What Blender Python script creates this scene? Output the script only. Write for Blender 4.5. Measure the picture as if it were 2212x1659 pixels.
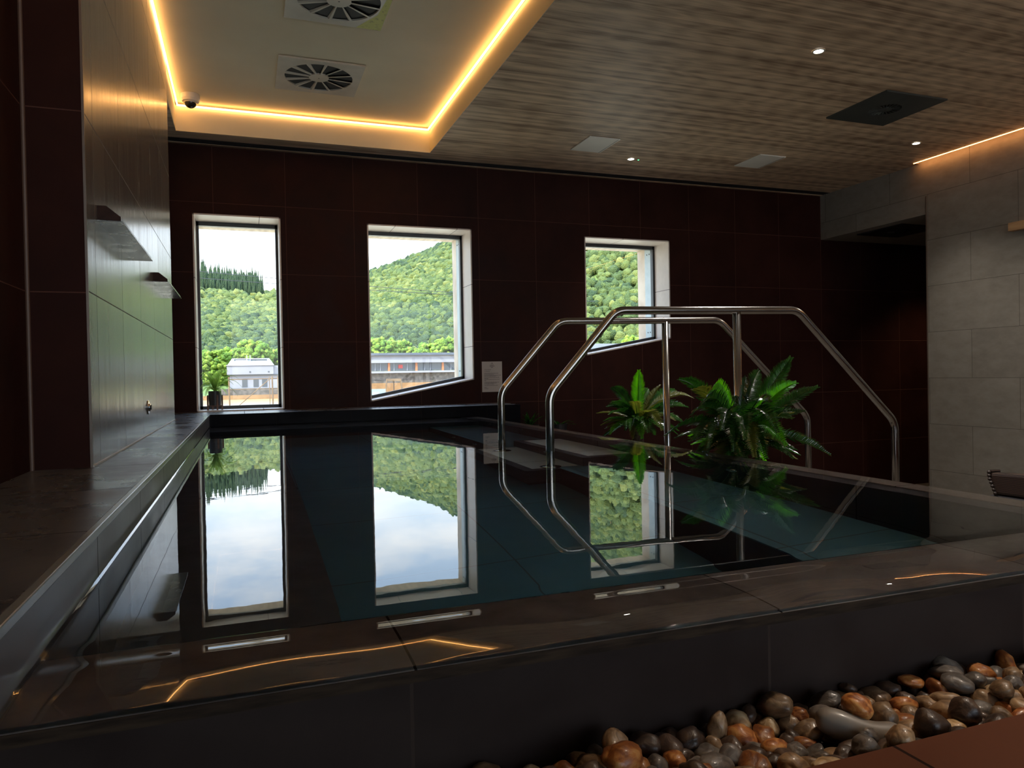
import bpy, bmesh, math, random
import numpy as np
from mathutils import Vector, Matrix
random.seed(7); rng = np.random.default_rng(7)
for o in list(bpy.data.objects): bpy.data.objects.remove(o)
SC = bpy.context.scene; COL = SC.collection
PI = math.pi

# ------------------------------------------------------------------ camera
F_PX, YAW, PITCH, ROLL, CAMZ = 1588.84, 0.349466, 0.0119067, -0.0191381, 0.362
cy, sy, cp, sp = math.cos(YAW), math.sin(YAW), math.cos(PITCH), math.sin(PITCH)
FWD = Vector((sy*cp, cy*cp, -sp)); R0 = Vector((cy, -sy, 0)); U0 = R0.cross(FWD)
cr, sr = math.cos(ROLL), math.sin(ROLL)
RGT = R0*cr + U0*sr; UPV = -R0*sr + U0*cr
cam = bpy.data.cameras.new('camera'); cam.sensor_width = 36; cam.lens = F_PX/2212*36
cam.clip_start = .02; cam.clip_end = 3000
co = bpy.data.objects.new('camera', cam); COL.objects.link(co)
co.matrix_world = Matrix(((RGT.x, UPV.x, -FWD.x, 0), (RGT.y, UPV.y, -FWD.y, 0), (RGT.z, UPV.z, -FWD.z, CAMZ), (0, 0, 0, 1)))
SC.camera = co
def at(px, py, y):            # the point of the plane Y = y that shows at a pixel of the 2212x1659 photograph
    d = FWD + RGT*((px-1106)/F_PX) - UPV*((py-829.5)/F_PX)
    p = d*(y/d.y); return Vector((p.x, p.y, p.z+CAMZ))

# ------------------------------------------------------------------ colour management, world, sun
SC.view_settings.view_transform = 'Standard'; SC.view_settings.look = 'None'
SC.view_settings.gamma = 1; SC.view_settings.use_curve_mapping = False
SC.view_settings.exposure = 0.9
SC.cycles.use_denoising = True; SC.cycles.max_bounces = 14; SC.cycles.diffuse_bounces = 6; SC.cycles.transmission_bounces = 12; SC.cycles.glossy_bounces = 6; SC.cycles.transparent_max_bounces = 16
SKY, SUN = 1.7, 5.5

def L(nt, a, b): nt.links.new(a, b)
W = bpy.data.worlds.new('sky'); SC.world = W; W.use_nodes = True
nt = W.node_tree; nt.nodes.clear(); N = nt.nodes.new
out = N('ShaderNodeOutputWorld'); bg = N('ShaderNodeBackground'); L(nt, bg.outputs[0], out.inputs[0])
tc = N('ShaderNodeTexCoord'); sep = N('ShaderNodeSeparateXYZ'); L(nt, tc.outputs['Generated'], sep.inputs[0])
ramp = N('ShaderNodeValToRGB'); L(nt, sep.outputs['Z'], ramp.inputs[0])
e = ramp.color_ramp.elements
e[0].position = 0.0; e[0].color = (.92, .95, 1, 1); e[1].position = 1; e[1].color = (.22, .42, .8, 1)
k = e.new(.14); k.color = (.80, .90, 1, 1); k = e.new(.24); k.color = (.56, .72, .96, 1); k = e.new(.4); k.color = (.42, .62, .95, 1)
mp = N('ShaderNodeMapping'); mp.inputs['Scale'].default_value = (1, 1, 2.6); L(nt, tc.outputs['Generated'], mp.inputs[0])
nz = N('ShaderNodeTexNoise'); nz.inputs['Scale'].default_value = 4.2; nz.inputs['Detail'].default_value = 9; nz.inputs['Roughness'].default_value = .6
L(nt, mp.outputs[0], nz.inputs['Vector'])
cr2 = N('ShaderNodeValToRGB'); L(nt, nz.outputs[0], cr2.inputs[0])
cr2.color_ramp.elements[0].position = .46; cr2.color_ramp.elements[1].position = .68
mx = N('ShaderNodeMix'); mx.data_type = 'RGBA'; L(nt, cr2.outputs[0], mx.inputs['Factor']); L(nt, ramp.outputs[0], mx.inputs['A']); mx.inputs['B'].default_value = (1.05, 1.06, 1.1, 1)
L(nt, mx.outputs['Result'], bg.inputs[0])
zr = N('ShaderNodeMapRange'); L(nt, sep.outputs['Z'], zr.inputs[0]); zr.inputs['From Min'].default_value = .35; zr.inputs['From Max'].default_value = .9; zr.inputs['To Min'].default_value = SKY; zr.inputs['To Max'].default_value = SKY*2.7
L(nt, zr.outputs[0], bg.inputs[1])
sd = bpy.data.lights.new('sun', 'SUN'); sd.energy = SUN; sd.angle = .01; sd.color = (1, .93, .8)
so = bpy.data.objects.new('sun', sd); COL.objects.link(so); so.rotation_euler = (math.radians(48), 0, math.radians(-66))

# ------------------------------------------------------------------ node material helpers
def mat(name, color=(.5, .5, .5), rough=.5, metal=0., spec=.5, **kw):
    m = bpy.data.materials.new(name); m.use_nodes = True
    b = m.node_tree.nodes['Principled BSDF']
    b.inputs['Base Color'].default_value = (*color, 1); b.inputs['Roughness'].default_value = rough
    b.inputs['Metallic'].default_value = metal; b.inputs['Specular IOR Level'].default_value = spec
    for k_, v in kw.items(): b.inputs[k_.replace('_', ' ')].default_value = v
    return m
def nodes(m): return m.node_tree, m.node_tree.nodes.new, m.node_tree.nodes['Principled BSDF']
def noisy(m, c1, c2, scale=8, detail=6, stretch=(1, 1, 1), lo=.35, hi=.65, bump=0., rlo=None, rhi=None):
    nt, N, b = nodes(m)
    tc = N('ShaderNodeTexCoord'); mp = N('ShaderNodeMapping'); mp.inputs['Scale'].default_value = stretch
    L(nt, tc.outputs['Object'], mp.inputs[0])
    nz = N('ShaderNodeTexNoise'); nz.inputs['Scale'].default_value = scale; nz.inputs['Detail'].default_value = detail
    L(nt, mp.outputs[0], nz.inputs['Vector'])
    r = N('ShaderNodeValToRGB'); L(nt, nz.outputs[0], r.inputs[0])
    r.color_ramp.elements[0].position = lo; r.color_ramp.elements[1].position = hi
    r.color_ramp.elements[0].color = (*c1, 1); r.color_ramp.elements[1].color = (*c2, 1)
    L(nt, r.outputs[0], b.inputs['Base Color'])
    if rlo is not None:
        mr = N('ShaderNodeMapRange'); L(nt, nz.outputs[0], mr.inputs[0]); mr.inputs['From Min'].default_value = .3; mr.inputs['From Max'].default_value = .7
        mr.inputs['To Min'].default_value = rlo; mr.inputs['To Max'].default_value = rhi; L(nt, mr.outputs[0], b.inputs['Roughness'])
    if bump:
        bp = N('ShaderNodeBump'); bp.inputs['Strength'].default_value = bump; bp.inputs['Distance'].default_value = .01
        L(nt, nz.outputs[0], bp.inputs['Height']); L(nt, bp.outputs[0], b.inputs['Normal'])
    return m
def tile(name, c1, c2, grout, u, v, w, h, u0=0, v0=0, off=0., gap=.003, rough=.35, nscale=3, stretch=(1, 1, 1), rvar=.1, bump=.15, spec=.3):
    """porcelain tiles laid on the plane of two object axes u, v"""
    m = mat(name, c1, rough, spec=spec); nt, N, b = nodes(m)
    tc = N('ShaderNodeTexCoord'); s = N('ShaderNodeSeparateXYZ'); L(nt, tc.outputs['Object'], s.inputs[0])
    cb = N('ShaderNodeCombineXYZ')
    for ax, o0, i in ((u, u0, 0), (v, v0, 1)):
        a = N('ShaderNodeMath'); a.operation = 'ADD'; L(nt, s.outputs[ax], a.inputs[0]); a.inputs[1].default_value = -o0 + 100*(w if i == 0 else 2*h)
        L(nt, a.outputs[0], cb.inputs[i])
    br = N('ShaderNodeTexBrick'); L(nt, cb.outputs[0], br.inputs['Vector'])
    br.offset = off; br.inputs['Scale'].default_value = 1; br.inputs['Brick Width'].default_value = w; br.inputs['Row Height'].default_value = h
    br.inputs['Mortar Size'].default_value = gap; br.inputs['Mortar Smooth'].default_value = .1
    br.inputs['Color1'].default_value = (0, 0, 0, 1); br.inputs['Color2'].default_value = (1, 1, 1, 1); br.inputs['Mortar'].default_value = (.5, .5, .5, 1)
    mp = N('ShaderNodeMapping'); mp.inputs['Scale'].default_value = stretch; L(nt, tc.outputs['Object'], mp.inputs[0])
    nz = N('ShaderNodeTexNoise'); nz.inputs['Scale'].default_value = nscale; nz.inputs['Detail'].default_value = 8; nz.inputs['Roughness'].default_value = .6; L(nt, mp.outputs[0], nz.inputs['Vector'])
    ad = N('ShaderNodeMath'); ad.operation = 'MULTIPLY_ADD'; L(nt, br.outputs['Color'], ad.inputs[0]); ad.inputs[1].default_value = .16; L(nt, nz.outputs[0], ad.inputs[2])
    r = N('ShaderNodeValToRGB'); L(nt, ad.outputs[0], r.inputs[0]); r.color_ramp.elements[0].position = .38; r.color_ramp.elements[1].position = .76
    r.color_ramp.elements[0].color = (*c1, 1); r.color_ramp.elements[1].color = (*c2, 1)
    mx = N('ShaderNodeMix'); mx.data_type = 'RGBA'; L(nt, br.outputs['Fac'], mx.inputs['Factor']); L(nt, r.outputs[0], mx.inputs['A']); mx.inputs['B'].default_value = (*grout, 1)
    L(nt, mx.outputs['Result'], b.inputs['Base Color'])
    mr = N('ShaderNodeMapRange'); L(nt, nz.outputs[0], mr.inputs[0]); mr.inputs['From Min'].default_value = .3; mr.inputs['From Max'].default_value = .7
    mr.inputs['To Min'].default_value = rough-rvar; mr.inputs['To Max'].default_value = rough+rvar
    mr2 = N('ShaderNodeMath'); mr2.operation = 'MAXIMUM'; L(nt, mr.outputs[0], mr2.inputs[0]); L(nt, br.outputs['Fac'], mr2.inputs[1]); L(nt, mr2.outputs[0], b.inputs['Roughness'])
    sb = N('ShaderNodeMath'); sb.operation = 'MULTIPLY_ADD'; L(nt, nz.outputs[0], sb.inputs[0]); sb.inputs[1].default_value = .12
    ng = N('ShaderNodeMath'); ng.operation = 'MULTIPLY'; L(nt, br.outputs['Fac'], ng.inputs[0]); ng.inputs[1].default_value = -1; L(nt, ng.outputs[0], sb.inputs[2])
    bp = N('ShaderNodeBump'); bp.inputs['Strength'].default_value = bump; bp.inputs['Distance'].default_value = .004
    L(nt, sb.outputs[0], bp.inputs['Height']); L(nt, bp.outputs[0], b.inputs['Normal'])
    return m
def emit(name, color, strength):
    m = bpy.data.materials.new(name); m.use_nodes = True; nt = m.node_tree; nt.nodes.clear()
    o_ = nt.nodes.new('ShaderNodeOutputMaterial'); e_ = nt.nodes.new('ShaderNodeEmission'); e_.inputs[0].default_value = (*color, 1); e_.inputs[1].default_value = strength
    L(nt, e_.outputs[0], o_.inputs[0]); return m

# ------------------------------------------------------------------ mesh helpers
class MB:
    def __init__(s): s.v = []; s.f = []
    def add(s, vs, fs):
        n = len(s.v); s.v += [tuple(p) for p in vs]; s.f += [tuple(i+n for i in f) for f in fs]; return s
    def quad(s, *p): return s.add(p, [(0, 1, 2, 3)])
    def box(s, x0, x1, y0, y1, z0, z1):
        return s.add([(x0,y0,z0),(x1,y0,z0),(x1,y1,z0),(x0,y1,z0),(x0,y0,z1),(x1,y0,z1),(x1,y1,z1),(x0,y1,z1)],
                     [(0,3,2,1),(4,5,6,7),(0,1,5,4),(1,2,6,5),(2,3,7,6),(3,0,4,7)])
    def prism(s, poly, a, b, axis='y'):
        n = len(poly)
        P = lambda p, t: (p[0], t, p[1]) if axis == 'y' else ((t, p[0], p[1]) if axis == 'x' else (p[0], p[1], t))
        return s.add([P(p, a) for p in poly]+[P(p, b) for p in poly], [tuple(range(n))[::-1], tuple(range(n, 2*n))]+[(i, (i+1) % n, n+(i+1) % n, n+i) for i in range(n)])
    def tube(s, pts, r, n=12, cap=True, taper=None):
        pts = [Vector(p) for p in pts]; rings = []
        t0 = (pts[1]-pts[0]).normalized(); up = Vector((0, 0, 1)) if abs(t0.z) < .9 else Vector((0, 1, 0))
        a = t0.cross(up).normalized()
        for i, p in enumerate(pts):
            t = ((pts[min(i+1, len(pts)-1)]-pts[max(i-1, 0)])).normalized()
            a = (a - t*a.dot(t)).normalized(); b = t.cross(a)
            rr = r if taper is None else r*taper[i]
            rings.append([p+a*math.cos(2*PI*k/n)*rr+b*math.sin(2*PI*k/n)*rr for k in range(n)])
        vs = [q for R in rings for q in R]; fs = []
        for i in range(len(pts)-1):
            for k in range(n): fs.append((i*n+k, i*n+(k+1) % n, (i+1)*n+(k+1) % n, (i+1)*n+k))
        if cap: fs += [tuple(range(n))[::-1], tuple((len(pts)-1)*n+k for k in range(n))]
        return s.add(vs, fs)
    def lathe(s, prof, c=(0, 0, 0), n=32):
        vs = [(c[0]+r*math.cos(2*PI*k/n), c[1]+r*math.sin(2*PI*k/n), c[2]+z) for r, z in prof for k in range(n)]
        fs = [(i*n+k, i*n+(k+1) % n, (i+1)*n+(k+1) % n, (i+1)*n+k) for i in range(len(prof)-1) for k in range(n)]
        return s.add(vs, fs)
    def build(s, name, m, parent=None, smooth=False, bevel=0, **props):
        me = bpy.data.meshes.new(name); me.from_pydata(s.v, [], s.f); me.update()
        bm = bmesh.new(); bm.from_mesh(me); bmesh.ops.recalc_face_normals(bm, faces=bm.faces); bm.to_mesh(me); bm.free()
        for mm in (m if isinstance(m, (list, tuple)) else [m]): me.materials.append(mm)
        if smooth: me.shade_smooth()
        o = bpy.data.objects.new(name, me); COL.objects.link(o)
        if parent: o.parent = parent
        if bevel:
            b = o.modifiers.new('b', 'BEVEL'); b.width = bevel; b.segments = 2; b.limit_method = 'ANGLE'
        for k_, v in props.items(): o[k_] = v
        return o
def tag(o, label=None, cat=None, group=None, kind=None):
    if label: o['label'] = label
    if cat: o['category'] = cat
    if group: o['group'] = group
    if kind: o['kind'] = kind
    return o
def thing(name, label, cat, loc=(0, 0, 0), rz=0, group=None, kind=None):
    o = bpy.data.objects.new(name, None); COL.objects.link(o); o.location = loc; o.rotation_euler = (0, 0, rz); o.empty_display_size = .05
    return tag(o, label, cat, group, kind)
def struct(name, mb, m, label=None, **k): return tag(mb.build(name, m, **k), label, None, None, 'structure')
def copy_tree(o, parent=None):
    c = o.copy(); COL.objects.link(c); c.parent = parent
    for ch in list(o.children): copy_tree(ch, c)
    return c

# ------------------------------------------------------------------ materials
TB = .5976
M = {}
M['wall_back'] = tile('dark_red_brown_porcelain', (.021, .0066, .0052), (.036, .0115, .0085), (.10, .047, .036), 'X', 'Z', TB, .6, .3818, 1.8954, gap=.0022, rough=.5, nscale=2.5, spec=.08)
M['wall_side'] = tile('dark_red_brown_porcelain_side', (.021, .0066, .0052), (.036, .0115, .0085), (.10, .047, .036), 'Y', 'Z', .57, .571, 2.65, .649, gap=.002, rough=.5, spec=.08)
M['wall_front'] = tile('dark_red_brown_porcelain_front', (.021, .0066, .0052), (.036, .0115, .0085), (.10, .047, .036), 'X', 'Z', .60, .571, -.458, .649, gap=.002, rough=.5, spec=.08)
M['pier'] = tile('vertical_veined_porcelain', (.115, .099, .088), (.175, .155, .138), (.02, .016, .015), 'Y', 'Z', .57, .565, 3.37, .655, gap=.0022, rough=.235, nscale=2.6, stretch=(1, 9, .5), rvar=.04, bump=.06, spec=.9)
M['pier'].node_tree.nodes['Principled BSDF'].inputs['IOR'].default_value = 1.95
M['wall_right'] = tile('grey_linen_porcelain', (.22, .20, .17), (.285, .265, .23), (.12, .105, .09), 'Y', 'Z', .90, .452, 4.51, .256, off=.5, gap=.0022, rough=.45, nscale=7, stretch=(1, 1, 2))
M['stone'] = tile('grey_slate_porcelain', (.075, .080, .092), (.125, .133, .150), (.012, .011, .011), 'X', 'Y', 6., .573, 0, 1.51, gap=.002, rough=.30, nscale=5, rvar=.12)
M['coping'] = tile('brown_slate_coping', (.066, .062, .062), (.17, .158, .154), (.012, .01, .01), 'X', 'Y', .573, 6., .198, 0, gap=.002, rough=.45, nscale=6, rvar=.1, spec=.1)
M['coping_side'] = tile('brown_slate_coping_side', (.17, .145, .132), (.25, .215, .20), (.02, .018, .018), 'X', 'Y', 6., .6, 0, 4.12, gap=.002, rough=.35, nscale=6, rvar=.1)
M['ledge_face'] = tile('grey_slate_face', (.11, .11, .125), (.16, .16, .18), (.015, .015, .015), 'Y', 'Z', .6, 3., 1.546, -1.5, gap=.0025, rough=.33, nscale=6, rvar=.06)
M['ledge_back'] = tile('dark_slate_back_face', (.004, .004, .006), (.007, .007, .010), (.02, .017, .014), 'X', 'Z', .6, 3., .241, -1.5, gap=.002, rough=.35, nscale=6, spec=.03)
M['pool_floor'] = tile('pale_grey_pool_tiles', (.105, .22, .27), (.14, .27, .32), (.12, .15, .16), 'X', 'Y', .6, .6, .825, 2.27, gap=.003, rough=.5)
M['tread'] = tile('pale_step_tiles', (.78, .82, .80), (.86, .90, .88), (.2, .22, .22), 'X', 'Y', 1.2, .6, 1.0, 3.42, gap=.003, rough=.5)
M['pool_wall'] = tile('dark_pool_tiles', (.045, .045, .052), (.07, .07, .08), (.015, .015, .015), 'Y', 'Z', .6, .6, 0, -.5, gap=.003, rough=.5)
M['nosing'] = noisy(mat('dark_nosing_tile', rough=.5), (.06, .06, .07), (.09, .09, .10), 12)
M['face_front'] = tile('brown_grey_face_tiles', (.026, .0175, .0155), (.037, .026, .0225), (.05, .036, .03), 'X', 'Z', .572, 3., .198, -1.5, gap=.0025, rough=.5, nscale=7, spec=.12)
M['floor'] = tile('terracotta_brown_floor', (.085, .026, .012), (.12, .040, .018), (.02, .01, .007), 'X', 'Y', .6, .6, .80, .745, gap=.003, rough=.5, nscale=4, spec=.12)
M['floor_low'] = tile('dark_floor_tiles', (.10, .085, .07), (.15, .13, .11), (.05, .04, .035), 'X', 'Y', .6, .6, 0, 0, gap=.003, rough=.45)
M['reveal'] = tile('pale_taupe_reveal', (.62, .54, .49), (.72, .64, .59), (.12, .1, .09), 'X', 'Z', .6, .6, .16, .05, gap=.0025, rough=.4, nscale=6)
M['steel'] = noisy(mat('brushed_steel', (.42, .40, .38), .2, 1.), (.34, .32, .30), (.40, .38, .36), 3, rlo=.15, rhi=.22)
M['dark_steel'] = noisy(mat('tarnished_steel', rough=.3, metal=1.), (.10, .10, .10), (.30, .30, .29), 9, stretch=(1, 1, 1), rlo=.2, rhi=.4)
M['chrome'] = mat('chrome', (.75, .75, .75), .08, 1.)
M['white'] = noisy(mat('white_painted_metal', rough=.45), (.46, .45, .39), (.54, .53, .46), 6)
M['plaster'] = noisy(mat('cream_plaster', rough=.75), (.66, .60, .44), (.72, .66, .49), 1.5)
M['grey_metal'] = noisy(mat('grey_green_metal', rough=.5), (.045, .052, .048), (.06, .066, .06), 6)
M['black'] = mat('black_void', (.004, .004, .005), .7)
M['blackm'] = noisy(mat('black_metal', rough=.45), (.012, .012, .014), (.02, .02, .022), 12)
M['frame'] = noisy(mat('anthracite_frame', rough=.4), (.014, .015, .017), (.022, .023, .026), 12)
M['side_plate'] = noisy(mat('galvanised_plate', rough=.45, metal=.2), (.30, .36, .38), (.38, .43, .45), 8)
M['led'] = emit('warm_led', (1, .48, .15), 7.5)
M['led_side'] = emit('warm_led_side', (1, .40, .12), 14.)
M['lamp'] = emit('white_led', (1, .98, .94), 22.)
M['green_led'] = emit('green_indicator', (.1, 1, .3), 2.)
def wood_ceiling():
    m = mat('grey_brown_timber', rough=.5, spec=.28); nt, N, b = nodes(m)
    tc = N('ShaderNodeTexCoord'); mp = N('ShaderNodeMapping'); mp.inputs['Scale'].default_value = (.42, 13, 1); L(nt, tc.outputs['Object'], mp.inputs[0])
    n1 = N('ShaderNodeTexNoise'); n1.inputs['Scale'].default_value = 1.3; n1.inputs['Detail'].default_value = 5; n1.inputs['Distortion'].default_value = .6; L(nt, mp.outputs[0], n1.inputs['Vector'])
    mp2 = N('ShaderNodeMapping'); mp2.inputs['Scale'].default_value = (1.5, 95, 1); L(nt, tc.outputs['Object'], mp2.inputs[0])
    n2 = N('ShaderNodeTexNoise'); n2.inputs['Scale'].default_value = 2.2; n2.inputs['Detail'].default_value = 6; n2.inputs['Distortion'].default_value = 1.2; L(nt, mp2.outputs[0], n2.inputs['Vector'])
    mp3 = N('ShaderNodeMapping'); mp3.inputs['Scale'].default_value = (.55, 3.2, 1); L(nt, tc.outputs['Object'], mp3.inputs[0])
    wv = N('ShaderNodeTexWave'); wv.wave_type = 'RINGS'; wv.rings_direction = 'Y'; wv.inputs['Scale'].default_value = 4.; wv.inputs['Distortion'].default_value = 9; wv.inputs['Detail'].default_value = 3; wv.inputs['Detail Scale'].default_value = .7; L(nt, mp3.outputs[0], wv.inputs['Vector'])
    a = N('ShaderNodeMath'); a.operation = 'MULTIPLY_ADD'; L(nt, n2.outputs[0], a.inputs[0]); a.inputs[1].default_value = .55; L(nt, n1.outputs[0], a.inputs[2])
    a2 = N('ShaderNodeMath'); a2.operation = 'MULTIPLY_ADD'; L(nt, wv.outputs['Fac'], a2.inputs[0]); a2.inputs[1].default_value = .10; L(nt, a.outputs[0], a2.inputs[2])
    r = N('ShaderNodeValToRGB'); L(nt, a2.outputs[0], r.inputs[0])
    e = r.color_ramp.elements; e[0].position = .62; e[0].color = (.26, .168, .105, 1); e[1].position = 1.05; e[1].color = (.78, .59, .40, 1); q = e.new(.8); q.color = (.53, .385, .255, 1)
    L(nt, r.outputs[0], b.inputs['Base Color'])
    bp = N('ShaderNodeBump'); bp.inputs['Strength'].default_value = .5; bp.inputs['Distance'].default_value = .004; L(nt, a2.outputs[0], bp.inputs['Height']); L(nt, bp.outputs[0], b.inputs['Normal'])
    return m
M['ceiling'] = wood_ceiling()
def pane_mat():
    m = bpy.data.materials.new('window_glass'); m.use_nodes = True; nt = m.node_tree; nt.nodes.clear(); N = nt.nodes.new
    o_ = N('ShaderNodeOutputMaterial'); t = N('ShaderNodeBsdfTransparent'); t.inputs[0].default_value = (.95, .98, .96, 1)
    g = N('ShaderNodeBsdfGlossy'); g.inputs['Roughness'].default_value = .0; f = N('ShaderNodeFresnel'); f.inputs[0].default_value = 1.45
    mx = N('ShaderNodeMixShader'); L(nt, f.outputs[0], mx.inputs[0]); L(nt, t.outputs[0], mx.inputs[1]); L(nt, g.outputs[0], mx.inputs[2]); L(nt, mx.outputs[0], o_.inputs[0])
    return m
M['pane'] = pane_mat()
def water_mat():
    m = bpy.data.materials.new('pool_water'); m.use_nodes = True; nt = m.node_tree; nt.nodes.clear(); N = nt.nodes.new
    o_ = N('ShaderNodeOutputMaterial'); g = N('ShaderNodeBsdfGlass'); g.inputs['Roughness'].default_value = 0; g.inputs['IOR'].default_value = 1.333
    tc = N('ShaderNodeTexCoord'); mp = N('ShaderNodeMapping'); mp.inputs['Scale'].default_value = (1, 1, 0); L(nt, tc.outputs['Object'], mp.inputs[0])
    n1 = N('ShaderNodeTexNoise'); n1.inputs['Scale'].default_value = 3.2; n1.inputs['Detail'].default_value = 3; L(nt, mp.outputs[0], n1.inputs['Vector'])
    n2 = N('ShaderNodeTexNoise'); n2.inputs['Scale'].default_value = 22; n2.inputs['Detail'].default_value = 2; L(nt, mp.outputs[0], n2.inputs['Vector'])
    a = N('ShaderNodeMath'); a.operation = 'MULTIPLY_ADD'; L(nt, n2.outputs[0], a.inputs[0]); a.inputs[1].default_value = .05; L(nt, n1.outputs[0], a.inputs[2])
    bp = N('ShaderNodeBump'); bp.inputs['Strength'].default_value = 1; bp.inputs['Distance'].default_value = .00035; L(nt, a.outputs[0], bp.inputs['Height']); L(nt, bp.outputs[0], g.inputs['Normal'])
    v = N('ShaderNodeVolumeAbsorption'); v.inputs[0].default_value = (.05, .50, .72, 1); v.inputs[1].default_value = .45
    L(nt, g.outputs[0], o_.inputs[0]); L(nt, v.outputs[0], o_.inputs['Volume'])
    return m
M['water'] = water_mat()
def leaf_mat(name, dark, light, trans=.35, rough=.3):
    m = bpy.data.materials.new(name); m.use_nodes = True; nt = m.node_tree; N = nt.nodes.new; b = nt.nodes['Principled BSDF']; o_ = nt.nodes['Material Output']
    tc = N('ShaderNodeTexCoord'); nz = N('ShaderNodeTexNoise'); nz.inputs['Scale'].default_value = 14; L(nt, tc.outputs['Object'], nz.inputs['Vector'])
    r = N('ShaderNodeValToRGB'); L(nt, nz.outputs[0], r.inputs[0]); r.color_ramp.elements[0].position = .35; r.color_ramp.elements[1].position = .7
    r.color_ramp.elements[0].color = (*dark, 1); r.color_ramp.elements[1].color = (*light, 1)
    L(nt, r.outputs[0], b.inputs['Base Color']); b.inputs['Roughness'].default_value = rough
    t = N('ShaderNodeBsdfTranslucent'); hs = N('ShaderNodeHueSaturation'); hs.inputs['Value'].default_value = 3.2; hs.inputs['Saturation'].default_value = 1.1; L(nt, r.outputs[0], hs.inputs['Color']); L(nt, hs.outputs[0], t.inputs[0])
    mx = N('ShaderNodeMixShader'); mx.inputs[0].default_value = trans; L(nt, b.outputs[0], mx.inputs[1]); L(nt, t.outputs[0], mx.inputs[2]); L(nt, mx.outputs[0], o_.inputs[0])
    return m
M['palm'] = leaf_mat('glossy_dark_green_leaf', (.010, .038, .007), (.028, .090, .014), .22, .2)
M['palm_bright'] = leaf_mat('bright_green_leaf', (.05, .20, .01), (.09, .30, .02), .5, .35)
M['palm_olive'] = leaf_mat('olive_leaf', (.06, .07, .012), (.11, .12, .02), .4, .35)
M['fern'] = leaf_mat('fern_leaf', (.12, .19, .04), (.24, .32, .09), .5, .5)
M['stem'] = noisy(mat('brown_fibre', rough=.9), (.05, .03, .018), (.12, .075, .045), 60, bump=.5)

# ------------------------------------------------------------------ room shell
XR, YB, YO, ZC, ZL = 6.362, 6.839, 7.14, 2.385, -1.08     # right wall, back wall, its outer side, ceiling, lower floor
XLW, XP, YP0, YP1 = -.625, -.458, 2.65, 5.62              # left wall, face of the pier and its two ends
wins = [(-.383, .335, .0952, .0952, 1.80), (1.098, 2.102, .141, .327, 1.785), (3.312, 4.318, .55, .725, 1.77)]
b = MB(); xs = -.9; XE = 9.2
for (x0, x1, za, zb, zt) in wins:
    b.prism([(xs, ZL), (x0, ZL), (x0, 2.75), (xs, 2.75)], YB, YO)
    b.prism([(x0, ZL), (x1, ZL), (x1, zb), (x0, za)], YB, YO); b.prism([(x0, zt), (x1, zt), (x1, 2.75), (x0, 2.75)], YB, YO); xs = x1
b.prism([(xs, ZL), (XE, ZL), (XE, 2.75), (xs, 2.75)], YB, YO)
struct('wall_back', b, M['wall_back'], 'dark red-brown tiled wall with the three windows')
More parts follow.
